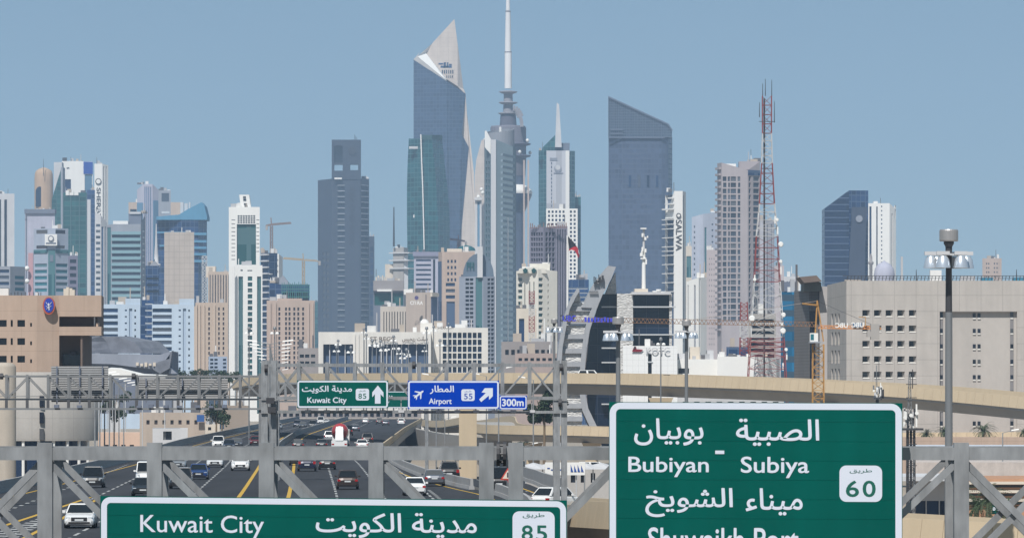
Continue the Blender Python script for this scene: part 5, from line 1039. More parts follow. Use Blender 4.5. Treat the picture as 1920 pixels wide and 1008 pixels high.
def car_proto(kind):
    L, W, belt, roof, cl, wr = {'sedan': (4.7,.92,.92,1.45,.17,.32), 'suv': (4.8,.98,1.08,1.80,.24,.39), 'hatch': (4.4,.93,1.0,1.62,.20,.35), 'van': (5.1,.95,1.15,2.05,.22,.35), 'pickup': (5.2,.98,1.08,1.80,.26,.39)}[kind]
    T = bpy.data.objects.new(kind, None); COL.objects.link(T); h = L/2; P0 = PAINT['white']
    hood = {'sedan': .80, 'suv': 1.0, 'hatch': .9, 'van': 1.05, 'pickup': 1.02}[kind]; tailz = {'sedan': .98, 'suv': 1.1, 'hatch': 1.02, 'van': 1.15, 'pickup': 1.06}[kind]
    st = [(-h,.30,.62,.80),(-h+.10,.22,hood-.16,.92),(-h+.45,cl,hood-.04,.99),(-h+1.25,cl,belt-.02,1.0),(-.2,cl,belt,1.0),(h-1.0,cl,belt+.02,1.0),(h-.35,cl+.02,tailz,.985),(h-.08,.26,tailz-.08,.93),(h,.36,tailz-.25,.84)]
    mb = MB(); ringv = []
    for y, zl, zh, k in st:
        w_ = W*k; r = [(-w_*.90,zl),(-w_*.985,zl+.12),(-w_,(zl+zh)/2),(-w_*.97,zh-.13),(-w_*.86,zh-.02),(-w_*.45,zh+.02),(w_*.45,zh+.02),(w_*.86,zh-.02),(w_*.97,zh-.13),(w_,(zl+zh)/2),(w_*.985,zl+.12),(w_*.90,zl)]
        ringv.append([(x,y,z) for x, z in r])
    for A, B in zip(ringv, ringv[1:]):
        for i in range(12): mb.poly([A[i], A[(i+1)%12], B[(i+1)%12], B[i]])
    mb.poly(ringv[0][::-1]); mb.poly(ringv[-1]); body = mb.build('body', P0, T, True)
    wf, rf, rrr, wre = {'sedan': (-h+1.15,-h+1.95,h-1.75,h-.75), 'suv': (-h+1.15,-h+1.75,h-.55,h-.18), 'hatch': (-h+1.05,-h+1.75,h-.85,h-.25), 'van': (-h+.45,-h+1.05,h-.2,h-.05), 'pickup': (-h+1.3,-h+1.9,h-2.0,h-1.75)}[kind]
    wb, wt = W*.93, W*.74 if kind != 'van' else W*.84
    bt = [(-wb,wf,belt-.04),(wb,wf,belt-.04),(wb,wre,belt),(-wb,wre,belt)]; tp = [(-wt,rf,roof-.05),(wt,rf,roof-.05),(wt,rrr,roof-.04),(-wt,rrr,roof-.04)]
    cb = MB(); cb.hexa(bt+tp); t2 = [(x*.88,y*.96,z+.05) for x, y, z in tp]; cb.hexa(tp+t2); cb.build('cabin', P0, T)
    def pane(q, name, m=CGL, inset=.09, out=.012):
        q = [Vector(p) for p in q]; c = sum(q, Vector())/4; n = (q[1]-q[0]).cross(q[3]-q[0]).normalized(); n = n if n.dot(c-Vector((0,0,.9))) > 0 else -n
        MB().hexa([p+(c-p)*inset-n*.03 for p in q]+[p+(c-p)*inset+n*out for p in q]).build(name, m, T)
    pane([bt[0],bt[1],tp[1],tp[0]], 'windscreen'); pane([bt[3],bt[2],tp[2],tp[3]], 'rear_window', inset=.12)
    for s in (0, 1):
        b0, b1 = (bt[0],bt[3]) if s == 0 else (bt[1],bt[2]); t0, t1 = (tp[0],tp[3]) if s == 0 else (tp[1],tp[2])
        mid = lambda a, b, t: tuple(a[i]+(b[i]-a[i])*t for i in range(3))
        for u0, u1 in ((0.05,.46),(.52,.95)): pane([mid(b0,b1,u0),mid(b0,b1,u1),mid(t0,t1,u1),mid(t0,t1,u0)], 'side_window', inset=.08)
    for sx in (-1, 1):
        for y in (-h+.95, h-.95):
            wl = MB().tube((sx*(W-.20),y,wr), (sx*(W+.01),y,wr), wr, n=18).build('wheel', TYRE, T); MB().tube((sx*(W-.02),y,wr), (sx*(W+.02),y,wr), wr*.62, n=14).build('rim', RIM, wl)
        MB().hexa([(sx*W*.58,-h-.01,.62),(sx*W*.86,-h+.10,.62),(sx*W*.86,-h+.3,.62),(sx*W*.58,-h+.2,.62),(sx*W*.60,-h+.03,hood-.13),(sx*W*.90,-h+.15,hood-.13),(sx*W*.9,-h+.35,hood-.13),(sx*W*.6,-h+.25,hood-.13)]).build('headlight', LAMP, T)
        tall = kind in ('suv','van','pickup'); MB().box(*sorted((sx*W*.66,sx*W*.93)),h-.16,h+.012,tailz-.34,tailz-(.06 if tall else .17)).build('taillight', TAIL, T)
        MB().box(*sorted((sx*(W-.02),sx*(W+.18))),wf+.45,wf+.6,belt,belt+.15).build('mirror', P0, T)
    MB().box(-W*.52,W*.52,-h-.025,-h+.2,.44,.66).build('grille', TRIM, T); MB().box(-W*.7,W*.7,-h-.012,-h+.3,.27,.39).build('bumper', TRIM, T); MB().box(-W*.8,W*.8,h-.25,h-.02,.26,.42).build('bumper', TRIM, T)
    MB().box(-.26,.26,-h-.035,-h-.015,.45,.56).build('number_plate', PLATE, T); MB().box(-.26,.26,h+.005,h+.02,.62,.74).build('number_plate', PLATE, T)
    if kind == 'pickup': MB().box(-W*.9,W*.9,wre+.1,h-.12,belt-.02,belt+.035).build('cargo_bed', TRIM, T)
    if kind == 'suv':
        for sx in (-1, 1): MB().beam((sx*wt*.85,rf+.3,roof+.05),(sx*wt*.85,rrr-.2,roof+.05),.05).build('roof_rail', TRIM, T)
    return T
PROTO = {k: car_proto(k) for k in ('sedan','suv','hatch','van','pickup')}; used = {}
def car(kind, color, px, py, label, away=False, D=None, z=0., yaw=0.):
    D = D or (CH-z)*F/(py-YH); T = copy_tree(PROTO[kind]); T.name = {'sedan':'sedan_car','suv':'suv_car','hatch':'hatchback_car','van':'passenger_van','pickup':'pickup_truck'}[kind]
    T.location = (X(px,D), D+(2.3 if not away else 2.3), z+.012); sl = (XM(D+40)-XM(D-40))/80
    T.rotation_euler = (0, 0, (math.pi if away else 0)-math.atan(sl)*1.0+yaw)
    for ch in T.children:
        if ch.data and ch.name.split('.')[0] in ('body','cabin','mirror'): ch.material_slots[0].link = 'OBJECT'; ch.material_slots[0].material = PAINT[color]
    tag(T, label, 'car' if kind not in ('van','pickup') else ('van' if kind == 'van' else 'pickup'), 'vehicles on the highway'); return T
on = [('sedan','white',146,990,'white sedan coming forward beside the chevron island'),('suv','black',171,914,'black four-wheel drive coming along the outer oncoming lane'),('van','white',272,908,'white passenger van behind a gantry upright'),('sedan','black',266,930,'black sedan nearly hidden by a gantry upright'),('suv','charcoal',337,916,'charcoal four-wheel drive just behind the gantry brace'),('sedan','blue',370,898,'bright blue sedan ahead of the white four-wheel drives'),('sedan','white',401,876,'low white sedan beside the white pickup'),('pickup','white',449,882,'white pickup with dark grille in the inner oncoming lane'),('sedan','silver',331,879,'silver sedan following the charcoal four-wheel drive'),('suv','white',408,839,'white four-wheel drive coming round the bend'),('sedan','grey',442,838,'grey sedan on the bend beside the white four-wheel drive'),('sedan','navy',428,842,'navy sedan ahead of the grey sedan on the bend'),('sedan','red',478,834,'dark red sedan next to the median barrier'),
 ('sedan','silver',521,804,'silver sedan beyond the median bend'),('suv','navy',557,800,'navy four-wheel drive far along the oncoming lanes'),('sedan','grey',567,801,'grey sedan far along the oncoming lanes'),('suv','black',586,801,'black four-wheel drive far along the oncoming lanes'),('van','white',601,794,'white van far along the oncoming lanes'),('sedan','white',610,794,'white sedan far along the oncoming lanes')]
for a in on: car(*a)
aw = [('hatch','brown',650,917,'dark brown crossover driving away in the middle lane'),('suv','navy',574,883,'dark blue four-wheel drive driving away by the yellow line'),('sedan','black',612,880,'black sedan driving away beside the dark blue four-wheel drive'),('sedan','charcoal',556,872,'charcoal sedan ahead of the dark blue four-wheel drive'),('sedan','black',558,842,'black sedan close to the median barrier'),('sedan','charcoal',602,841,'charcoal sedan behind the silver four-wheel drive'),('suv','silver',617,827,'silver four-wheel drive left of the mixer truck lane'.replace('left of','beside')),('van','black',652,816,'black van ahead of the mixer truck'),('sedan','grey',666,808,'grey sedan ahead of the black van'),('suv','black',688,832,'black four-wheel drive beside the mixer truck'),('sedan','white',678,842,'white sedan right behind the mixer truck'),('sedan','silver',685,794,'silver sedan at the far end of the outbound lanes'),('suv','charcoal',711,795,'charcoal four-wheel drive at the far end of the outbound lanes'),('sedan','grey',723,797,'grey sedan at the far end of the outbound lanes'),('suv','white',752,796,'white four-wheel drive at the far end of the outbound lanes'),
 ('sedan','white',776,929,'white sedan half hidden by gantry braces near the exit'),('sedan','grey',813,911,'grey sedan heading into the exit lane'),('suv','black',841,901,'tall black four-wheel drive entering the exit road'),('van','black',934,922,'black van partly behind the gantry splice')]
for a in aw: car(*a, away=True)
car('hatch','white',1045,950,'white hatchback showing its roof above the near ramp wall', away=True, D=408, z=Zp(938,402)-.78, yaw=-.7)
car('suv','white',1108,0,'white four-wheel drive crossing the high flyover', D=893, z=Zp(714.5,890), yaw=1.5)
car('sedan','charcoal',1252,0,'dark sedan crossing the high flyover', D=879, z=Zp(719,875), yaw=1.5)
car('suv','navy',284,836,'navy four-wheel drive parked by the pale pink shop block', D=920, z=GZ, yaw=1.2)
for x, y, col, kd in ((700,781,'white','van'),(1015,843,'charcoal','sedan'),(1040,842,'red','sedan'),(1075,845,'silver','suv'),(1112,840,'white','van')):
    if x > 900: car(kd, col, x, 0, f'{col} {"van" if kd=="van" else "car"} parked under the lower ramp bridge', D=990, z=GZ, yaw=1.3)
for o in PROTO.values():
    for ch in list(o.children_recursive): bpy.data.objects.remove(ch)
    bpy.data.objects.remove(o)
# concrete mixer truck
D = (CH)*F/(843-YH); T = thing('mixer_truck', 'concrete mixer truck with red and white striped drum', 'truck', (X(644,D)-.6, D+4, 0), 'vehicles on the highway'); o = T.location
def lb_(x0,x1,y0,y1,z0,z1,n,m): return MB().box(o.x+x0,o.x+x1,o.y+y0,o.y+y1,z0,z1).build(n,m,T)
lb_(-1.2,1.2,-4,3.6,.75,1.05,'chassis',TRIM); lb_(-1.25,1.25,2.4,4.6,.8,3.0,'cab',PAINT['white']); lb_(-1.0,1.0,4.58,4.66,1.7,2.7,'windscreen',CGL); lb_(-1.15,1.15,-4.25,-3.95,.55,1.4,'rear_panel',PAINT['white'])
def drum(t0, t1, m):
    A = Vector((o.x,o.y-3.6,2.9)); B = Vector((o.x,o.y+2.2,2.35)); r = lambda t: .26+1.04*math.sin(math.pi*(.05+t*.84))
    for k in range(3): a, b = t0+(t1-t0)*k/3, t0+(t1-t0)*(k+1)/3; MB().tube(A.lerp(B,a),A.lerp(B,b),r(a),r(b),20).build('drum', m, T)
drum(0,.08,PAINT['white']); drum(.08,.36,flat('drum_red', (.42,.03,.03), .4)); drum(.36,1,PAINT['white'])
MB().hexa([o+Vector(v) for v in ((-.5,-4.3,1.3),(.5,-4.3,1.3),(.35,-3.7,2.2),(-.35,-3.7,2.2),(-.6,-4.3,1.5),(.6,-4.3,1.5),(.5,-3.6,3.4),(-.5,-3.6,3.4))]).build('chute', PAINT['white'], T)
for sx in (-1,1):
    for y in (-3.0,-1.7,3.4): MB().tube((o.x+sx*.9,o.y+y,.5),(o.x+sx*1.24,o.y+y,.5),.5,n=16).build('wheel', TYRE, T)
    lb_(*sorted((sx*.75,sx*1.1)),-4.28,-4.24,.75,.95,'taillight',TAIL)

# ------------------------------------------------------------------ lamps and masts
DPOLE = flat('painted_pole', (.20,.21,.22), .5, .2, scale=.3); m = DPOLE
STEEL = wall('brushed_steel', (.45,.43,.42), .4, .1, 2, .15, metal=.6); SHADE = flat('lamp_reflector', (.62,.67,.73), .3, .55)
def high_mast(label, px, ytop, D, s, nl, ybase=None, group='high mast floodlights'):
    T = thing('floodlight_mast', label, 'floodlight', (X(px,D), D, GZ), group); x = X(px,D); zt = Zp(ytop, D)
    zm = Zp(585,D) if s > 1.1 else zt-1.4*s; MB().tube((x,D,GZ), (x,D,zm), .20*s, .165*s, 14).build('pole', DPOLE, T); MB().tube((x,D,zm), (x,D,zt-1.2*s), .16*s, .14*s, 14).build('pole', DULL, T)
    MB().lathe((x,D,zt), [(.42*s,-.55*s),(.44*s,-.5*s),(.44*s,-.06*s),(.40*s,0)], 24).build('head_drum', STEEL, T, False)
    MB().lathe((x,D,zt), [(.15*s,-1.25*s),(.16*s,-.8*s),(.24*s,-.66*s),(.24*s,-.56*s)], 14).build('winch_frame', DULL, T); MB().lathe((x,D,zt), [(.55*s,-1.22*s),(.6*s,-1.22*s),(.6*s,-1.12*s),(.55*s,-1.12*s)], 20).build('ring', LIGHTM, T)
    for k in range(nl):
        a = 2*math.pi*(k+.12)/nl; cx, cy = x+.84*s*math.cos(a), D+.84*s*math.sin(a)
        l = MB().lathe((cx,cy,zt-1.68*s), [(.35*s,-.12*s),(.345*s,-.05*s),(.28*s,.28*s),(.17*s,.44*s)], 16).build('lamp_shade', SHADE, T, True)
        MB().box(cx-.3*s,cx+.3*s,cy-.14*s,cy+.14*s,zt-1.2*s,zt-1.03*s).build('ballast_box', PALE, l); MB().beam((x+.2*s*math.cos(a),D+.2*s*math.sin(a),zt-1.15*s),(cx,cy,zt-1.15*s),.07*s).build('arm', DULL, T)
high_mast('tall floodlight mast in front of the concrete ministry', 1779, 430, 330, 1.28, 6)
high_mast('floodlight mast before the dark glass of the sail-shaped building', 1159, 594, 420, 1.0, 6); high_mast('floodlight mast beside the white panelled block', 1287, 600, 450, .82, 6); high_mast('floodlight mast before the curved stone fin', 1039, 598, 470, .62, 4)
def lamp_post(px, ytop, D, s=1., n=4, label='slim lamp post with a cluster of white lamp heads before the white hotel', group='slim lamp posts before the hotel'):
    T = thing('lamp_post', label, 'lamp post', (X(px,D), D, GZ), group); x = X(px,D); zt = Zp(ytop,D)
    MB().tube((x,D,GZ),(x,D,zt),.16*s,.1*s,8).build('pole', DPOLE, T); MB().lathe((x,D,zt),[(.3*s,-.1),(.32*s,.2*s),(.2*s,.5*s)],10).build('head_drum', DPOLE, T)
    for k in range(n): a = 2*math.pi*(k+.5)/n; MB().lathe((x+.7*s*math.cos(a),D+.7*s*math.sin(a),zt-.9*s),[(.36*s,0),(.3*s,.25*s),(.1*s,.4*s)],10).build('lamp_shade', WHITE, T, True); MB().beam((x,D,zt-.6*s),(x+.7*s*math.cos(a),D+.7*s*math.sin(a),zt-.6*s),.08*s).build('arm', DPOLE, T)
for i, (x, y) in enumerate(((682,618),(687,629),(698,640),(706,645),(713,641),(719,649),(726,650),(738,632),(743,646),(748,658),(755,665),(762,657),(766,663),(631,652),(658,653),(796,653),(813,614),(825,640),(841,608),(634,640),(800,617))): lamp_post(x, y, 1870+(i*37)%60, 1.2+.3*(i%3))
for x, y in ((467,617),(515,617)): lamp_post(x, y, 900, .85, label='slim lamp post before the white green-striped tower', group='slim lamp posts by the tower')
lamp_post(1239, 637, 800, .8, label='slim lamp post in front of the white panelled block', group=None)
def arm_lamp(px, ytop, D, side, label, group, L=1.9, z0=GZ, both=False):
    T = thing('street_lamp', label, 'street lamp', (X(px,D), D, z0), group); x = X(px,D); zt = Zp(ytop,D)
    MB().tube((x,D,z0),(x,D,zt),.12,.07,8).build('pole', GALV, T)
    for s in ((-1,1) if both else (side,)):
        MB().beam((x,D,zt),(x+s*L*.7,D,zt+.32),.07).build('arm', GALV, T); MB().hexa([(x+s*L*.6,D-.16,zt+.25),(x+s*L*1.15,D-.16,zt+.42),(x+s*L*1.15,D+.16,zt+.42),(x+s*L*.6,D+.16,zt+.25),(x+s*L*.62,D-.1,zt+.40),(x+s*L*1.1,D-.1,zt+.55),(x+s*L*1.1,D+.1,zt+.55),(x+s*L*.62,D+.1,zt+.40)]).build('lamp_head', WHITE, T)
for i in range(9): arm_lamp(506+i*1.4, 645+i*6.3, 640+i*75, 1, 'twin-armed street lamp in the row running down the median', 'twin-armed median street lamps', 2.4, 0., True)
for i in range(7): arm_lamp(178+i*9, 704+i*3.5, 640+i*45, 1, 'single-armed street lamp in the row beside the drum building', 'street lamps beside the drum building', 2.2)
for i, (x, y, D) in enumerate(((818,706,800),(834,785,1000),(1000,712,760),(935,693,820),(912,705,900),(1880,811,700),(626,826,1000),(985,835,900))): arm_lamp(x, y, D, 1 if i % 2 else -1, 'single-armed street lamp among the exit ramps', 'street lamps among the ramps', 1.8)
for i in range(8):
    D = 980+i*14; x = 118+i*5.2
    T = thing('flag_pole', 'bare grey flag pole in the row before the pink shop block', 'flag pole', (X(x+62,D), D, GZ), 'flag poles before the shops'); MB().tube((X(x+62,D),D,GZ),(X(x+62,D),D,Zp(735+i*2,D)),.1,.06,8).build('pole', LIGHTM, T); MB().lathe((X(x+62,D),D,Zp(735+i*2,D)),[(.02,-.05),(.14,.05),(.1,.2),(.02,.25)],8).build('finial', LIGHTM, T)
# lattice telecommunication masts
RED = wall('mast_red', (.24,.06,.06)); MWH = wall('mast_white', (.50,.50,.50))
def lattice(T, cx, cy, zs, ws, mats, n, r, name='mast_section'):
    for i, m in enumerate(mats):
        mb = MB(); z0, z1, w0, w1 = zs[i], zs[i+1], ws[i], ws[i+1]
        for k in range(n):
            a, b = k/n, (k+1)/n; za, zb = z0+(z1-z0)*a, z0+(z1-z0)*b; wa, wb = w0+(w1-w0)*a, w0+(w1-w0)*b
            for q in range(4):
                sx, sy = ((-1,-1),(1,-1),(1,1),(-1,1))[q]; tx, ty = ((1,-1),(1,1),(-1,1),(-1,-1))[q]
                A, B = Vector((cx+sx*wa,cy+sy*wa,za)), Vector((cx+sx*wb,cy+sy*wb,zb)); C, E = Vector((cx+tx*wa,cy+ty*wa,za)), Vector((cx+tx*wb,cy+ty*wb,zb))
                mb.beam(A,B,r*1.7); mb.beam(A,C,r); mb.beam(A,E,r) if k % 2 else mb.beam(C,B,r)
                if w0 > 2.2: mb.beam(C if k % 2 else A, (B+E)/2, r*.8)
        mb.build(name, m, T)
D = 930; T = thing('lattice_mast', 'tall red and white lattice telecommunication mast with dishes', 'mast', (X(1438,D), D, GZ))
ys = [(900,41),(760,38),(668,33),(632,31),(528,24),(443,20),(382,14),(306,10),(250,8.5),(180,8.6)]
zs = [Zp(y,D) if y < 800 else GZ for y, _ in ys]; ws = [w_*D/F for _, w_ in ys]
lattice(T, X(1438,D), D, zs, ws, [MWH,RED,RED,MWH,RED,MWH,RED,MWH,RED], 4, .072)
MB().box(X(1431.5,D),X(1434.5,D),D-.3,D+.3,GZ,Zp(185,D)).build('cable_ladder', DULL, T)
for x, yb, yt in ((1430,180,157),(1435,180,148),(1447,180,150),(1424,220,192),(1452,230,190)): MB().tube(P(x,yb,D),P(x,yt,D),.07,.04,6).build('antenna', DULL, T)
for y, w_ in ((228,15),(316,10)): MB().beam(P(1438-w_,y,D-.8),P(1438+w_,y,D-.8),.1).build('crossbar', DULL, T)
for x, y, r in ((1464,458,.45),(1464,490,.3),(1457,412,.3),(1410,597,.55),(1469,590,.4),(1468,620,.5),(1466,607,.3),(1415,524,.3),(1474,655,.3)):
    c = P(x,y,D-3.2); MB().tube(c, c+Vector((0,-.25,0)), r, r*.75, 16).build('dish', WHITE, T)
for x, y in ((1452,405),(1457,425),(1414,515),(1463,500),(1474,660),(1467,680)): pbox(x,y,x+2.4,y+14,D-3,.3,'antenna_panel',WHITE,T)
D = 1050; T = thing('lattice_mast', 'short red and white lattice mast behind the tall one', 'mast', (X(1395,D), D, GZ)); lattice(T, X(1395,D), D, [GZ,Zp(665,D),Zp(632,D),Zp(600,D),Zp(566,D)], [.9,.8,.75,.7,.6], [MWH,RED,MWH,RED], 4, .1)
D = 1900; T = thing('lattice_mast', 'short red and white lattice mast before the white hotel', 'mast', (X(997,D), D, GZ)); lattice(T, X(997,D), D, [GZ,Zp(650,D),Zp(622,D),Zp(592,D),Zp(570,D),Zp(545,D)], [.9]*6, [MWH,MWH,RED,MWH,RED], 4, .16)
for px, yt, D, lab, k in ((1708,700,420,'dark cell tower crowded with antennas behind the route sixty sign',1),(1645,684,720,'thin grey cell mast above the flyover edge',.6)):
    T = thing('cell_tower', lab, 'mast', (X(px,D), D, GZ), 'cell towers by the ramps'); x = X(px,D); yp = yt+102 if k == 1 else yt+60
    for dx in (-.22,.0,.26): MB().tube((x+dx*k,D+abs(dx),GZ),(x+dx*k,D+abs(dx),Zp(yp,D)),.09,.09,8).build('leg', [DULL,DPOLE,GALV][int(dx*10)%3], T)
    lattice(T, x, D+.1, [GZ,Zp(yp,D)], [.34*k,.30*k], [DULL], 26, .035); lattice(T, x-.1, D, [Zp(yp,D),Zp(yt,D)], [.17*k,.06*k], [DPOLE], 16, .025)
    MB().tube(P(px+3,yt+28,D),P(px+3,yt-8,D),.035).build('antenna', DULL, T); MB().box(x-.75*k,x+.9*k,D-.7,D+.7,Zp(yp+4,D),Zp(yp,D)).build('platform', DULL, T)
    for i in range(22): xx = px-15*k+random.random()*30*k; y = yp-38*k+random.random()*30*k; pbox(xx,y,xx+2.5+random.random()*2,y+7+random.random()*9,D-.75+random.random()*1.2,.15,'antenna_panel',[WHITE,DULL,DPOLE,DULL,PALE][i%5],T)
    pbox(px+9*k,yp-45*k,px+12*k,yp-2,D-.8,.15,'antenna_panel',WHITE,T)
    for y in (yt+20,yt+45,yp+30,yp+70): MB().beam(P(px-9*k,y,D-.3),P(px+11*k,y,D-.3),.06).build('crossbar', DULL, T)
    for i in range(3): c = P(px-11*k+i*11*k, yp-20*k-i*4, D-.9); MB().tube(c, c+Vector((0,-.1,0)), .14, n=12).build('dish', WHITE, T)
# ------------------------------------------------------------------ cranes
CY = wall('crane_yellow', (.42,.23,.08)); CW = wall('crane_grey', (.36,.31,.27))
def truss(T, A, B, w_, n, r, mat, name):
    mb = MB(); A = Vector(A); B = Vector(B); d = (B-A); U = Vector((0,0,w_*1.0)); S = Vector((0,w_*.6,0))
    for k in range(n):
        p, q = A+d*(k/n), A+d*((k+1)/n); mid = (p+q)/2+U
        for s in (-1,1): mb.beam(p+S*s,q+S*s,r*1.4); mb.beam(p+S*s,mid,r); mb.beam(mid,q+S*s,r)
        if k < n-1: mb.beam(mid, mid+d/n, r*1.4)
    return mb.build(name, mat, T)
D = 620; T = thing('tower_crane', 'yellow tower crane with long jib, white cab and counterweights', 'crane', (X(1534,D), D, GZ)); cx = X(1534,D)
lattice(T, cx, D, [GZ,Zp(760,D),Zp(645,D)], [.62,.62,.62], [CY,CY], 8, .07, 'mast_section')
MB().beam((cx-.4,D,Zp(645,D)),(cx-.1,D,Zp(563,D)),.16).build('apex', CY, T); MB().beam((cx+.6,D,Zp(640,D)),(cx-.1,D,Zp(563,D)),.14).build('apex', CY, T)
truss(T, (cx,D,Zp(612,D)), (X(1062,D),D+6,Zp(601,D)), .5, 60, .032, wall('crane_rust', (.26,.15,.09)), 'jib'); truss(T, (cx,D,Zp(615,D)), (X(1650,D),D-2,Zp(617,D)), .3, 12, .07, wall('crane_orange', (.55,.25,.10)), 'counter_jib')
MB().beam((cx-.1,D,Zp(564,D)),(X(1640,D),D-2,Zp(612,D)),.035).build('tie_rod', DULL, T); MB().beam((cx-.1,D,Zp(564,D)),(X(1290,D),D+3,Zp(600,D)),.04).build('tie_rod', CW, T)
pbox(1519,624,1534,641,D-1.3,1.2,'cab',WHITE,T); pbox(1520,626,1526,637,D-1.33,.03,'cab_window',G_TEAL,T); pbox(1518,640,1540,642.5,D-1.5,2.4,'platform',STEELG,T)
for x0,y0,x1,y1 in ((1633,607,1649,636),(1626,621,1633,631)): pbox(x0,y0,x1,y1,D-2.6,1.2,'counterweight',CONC,T)
MB().beam(P(1623,611,D-2),P(1623,594,D-2),.08).build('davit', CY, T); MB().beam(P(1610,594,D-2),P(1623,594,D-2),.08).build('davit', CY, T); pbox(1600,605,1616,613,D-2.4,1.0,'winch',wall('winch_blue', (.12,.20,.32)),T)
MB().beam((cx,D,Zp(572,D)),(X(1504,D),D-1,Zp(569,D)),.18).build('tie_rod', CY, T)
LB = flat('letter_blue', (.06,.07,.55), .4)
text('UBC', 1076, 590, 1050, 602, D+4, DULL, T, .03, gap=.3); text('UBC', 1055, 591, 1080, 602, D+4, LB, T, .03, gap=.9); text('UBC', 1620, 604, 1596, 613, D-2.6, WHITE, T, .03, gap=.3); text('UBC', 1590, 605, 1566, 614, D-1.6, WHITE, T, .03, gap=.3)
for i in range(9): pbox(1096+i*6.0,594+(i%3),1100+i*6.0,603+(i%2),D+4.3,.1,'lettering',LB,T)
def far_crane(label, px, yb, yt, yj, xl, xr, D, mat):
    T = thing('tower_crane', label, 'crane', (X(px,D), D, GZ)); k = D/F
    lattice(T, X(px,D), D, [GZ,Zp(yb,D),Zp(yj,D)], [2.2*k]*3, [mat,mat], 7, .45*k*2, 'mast_section'); MB().beam(P(px,yj,D),P(px-1,yt,D),2*k).build('apex', mat, T)
    truss(T, P(px,yj-1,D), P(xr,yj-4,D), 2.6*k, 12, .9*k, mat, 'jib'); truss(T, P(px,yj-1,D), P(xl,yj+1,D), 2.2*k, 4, .9*k, mat, 'counter_jib'); pbox(xl,yj,xl+4,yj+8,D-1,2,'counterweight',CONC,T)
far_crane('brown tower crane above the unfinished dark tower', 509, 470, 408, 423, 498, 546, 3150, wall('crane_brown', (.22,.17,.16))); far_crane('yellowish tower crane beside the tall dark granite tower', 569, 545, 475, 489, 597, 531, 3400, wall('crane_ochre', (.38,.30,.20)))
far_crane('reddish tower crane low among the towers by the teal tower', 860, 468, 440, 452, 872, 828, 4700, wall('crane_dull_red', (.30,.16,.16))); far_crane('faint tower crane on the white grid tower', 1049, 420, 398, 402, 1040, 1078, 3620, wall('crane_brown', (.22,.17,.16)))
# ------------------------------------------------------------------ national flag
T = thing('flag_staff', 'red white and black flag drooping from a tall white staff', 'flag', (X(1064,1900), 1900, GZ)); MB().tube((X(1064,1900),1900,GZ),P(1064,441,1900),.5,.3,10).build('staff', WHITE, T)
FB, FR, FG, FW = flat('flag_black', (.015,.012,.015), .8), flat('flag_red', (.50,.02,.03), .8), flat('flag_green', (.01,.2,.08), .8), flat('flag_white', (.7,.7,.7), .8)
def flagstrip(top, bot, m):
    mb = MB(); n = len(top)
    for k in range(n-1):
        d = [math.sin(k*1.1)*.9, math.sin((k+1)*1.1)*.9]
        q = [P(*bot[k],1898+d[0]), P(*bot[k+1],1898+d[1]), P(*top[k+1],1898+d[1]), P(*top[k],1898+d[0])]; mb.hexa(q+[p+Vector((0,.06,0)) for p in q])
    mb.build('flag_cloth', m, T)
flagstrip([(1064.5,442),(1069,447),(1075,453),(1080,460)], [(1067,467),(1071,465),(1077,462),(1082,463)], FB); flagstrip([(1067,467),(1071,465),(1077,462),(1081,462),(1084,466)], [(1066.5,470),(1072,468),(1078,470),(1082,478),(1084,484)], FR); flagstrip([(1080,460),(1083,464),(1086,473)], [(1082,463),(1084,468),(1086.5,480)], FW); flagstrip([(1083,478),(1085,474)],[(1084,485),(1087,479)], FR)

# ------------------------------------------------------------------ small roadside things
T = thing('warning_sign', 'red-edged triangular warning sign beside the exit barrier', 'sign', (X(951,440), 440, 0)); MB().tube((X(951,440),440,.01),P(951,886,440),.04).build('post', GALV, T)
MB().prism([P(938,899,439.9),P(966,899,439.9),P(952,876,439.9)],(0,.03,0)).build('plate', flat('warning_red', (.5,.05,.03)), T); MB().prism([P(942,896.5,439.88),P(962,896.5,439.88),P(952,880.5,439.88)],(0,.015,0)).build('plate', flat('warning_cream', (.7,.6,.5)), T); pbox(950.5,885,953.5,894,439.86,.015,'symbol',DULL,T)
T = thing('parking_sign', 'small green sign with two round symbols by the palm', 'sign', (X(1867,500), 500, GZ)); MB().tube((X(1867,500),500.1,GZ),P(1867,930,500.1),.05).build('post', GALV, T); pbox(1859.5,927,1875.5,963,500,.04,'plate',GREEN,T); pbox(1861,929,1874,945,499.98,.015,'symbol',flat('sign_green_print', (0,.11,.075)),T)
for x in (1863.5,1871.5): c = P(x,953,499.98); MB().tube(c, c+Vector((0,-.02,0)), .16, n=14).build('symbol', REFL, T)
text('A', 1864, 931, 1871, 943, 499.97, REFL, T, .03)
T = thing('banner', 'white banner printed with blue sailing boats on a fence', 'banner', (X(1060,520), 520, GZ)); pbox(1022,866,1097,890,520,.05,'cloth',WHITE,T)
for i in range(4): outline([(1070+i*6.5,884),(1070+i*6.5,870+i%2),(1075+i*6.5,884)], 519.96, .02, 'print', flat('banner_blue', (.03,.08,.30)), T)
for i in range(5): pbox(1026+i*7,876+(i%2)*3,1031+i*7,878+(i%2)*3,519.96,.02,'print',flat('banner_blue', (.03,.08,.30)),T)
for x in (1023,1058,1096): MB().tube((X(x,520),520.1,GZ),P(x,866,520.1),.06).build('pole', GALV, T)
T = thing('blue_road_board', 'plain blue board on the low beige block', 'sign', P(375,790,1298)); pbox(369,777,383,790,1298.5,.2,'plate',flat('board_blue', (.03,.10,.30)),T)
T = thing('fabric_shade', 'white fabric car shade beyond the ramp barrier', 'shade', P(1060,900,640)); mb = MB()
for i in range(5): a = 985+i*32; mb.prism([P(a,879,640),P(a+32,879,640),P(a+32,872,643),P(a+16,868,643),P(a,872,643)],(0,8,0))
mb.build('canopy', PALE, T); mb = MB()
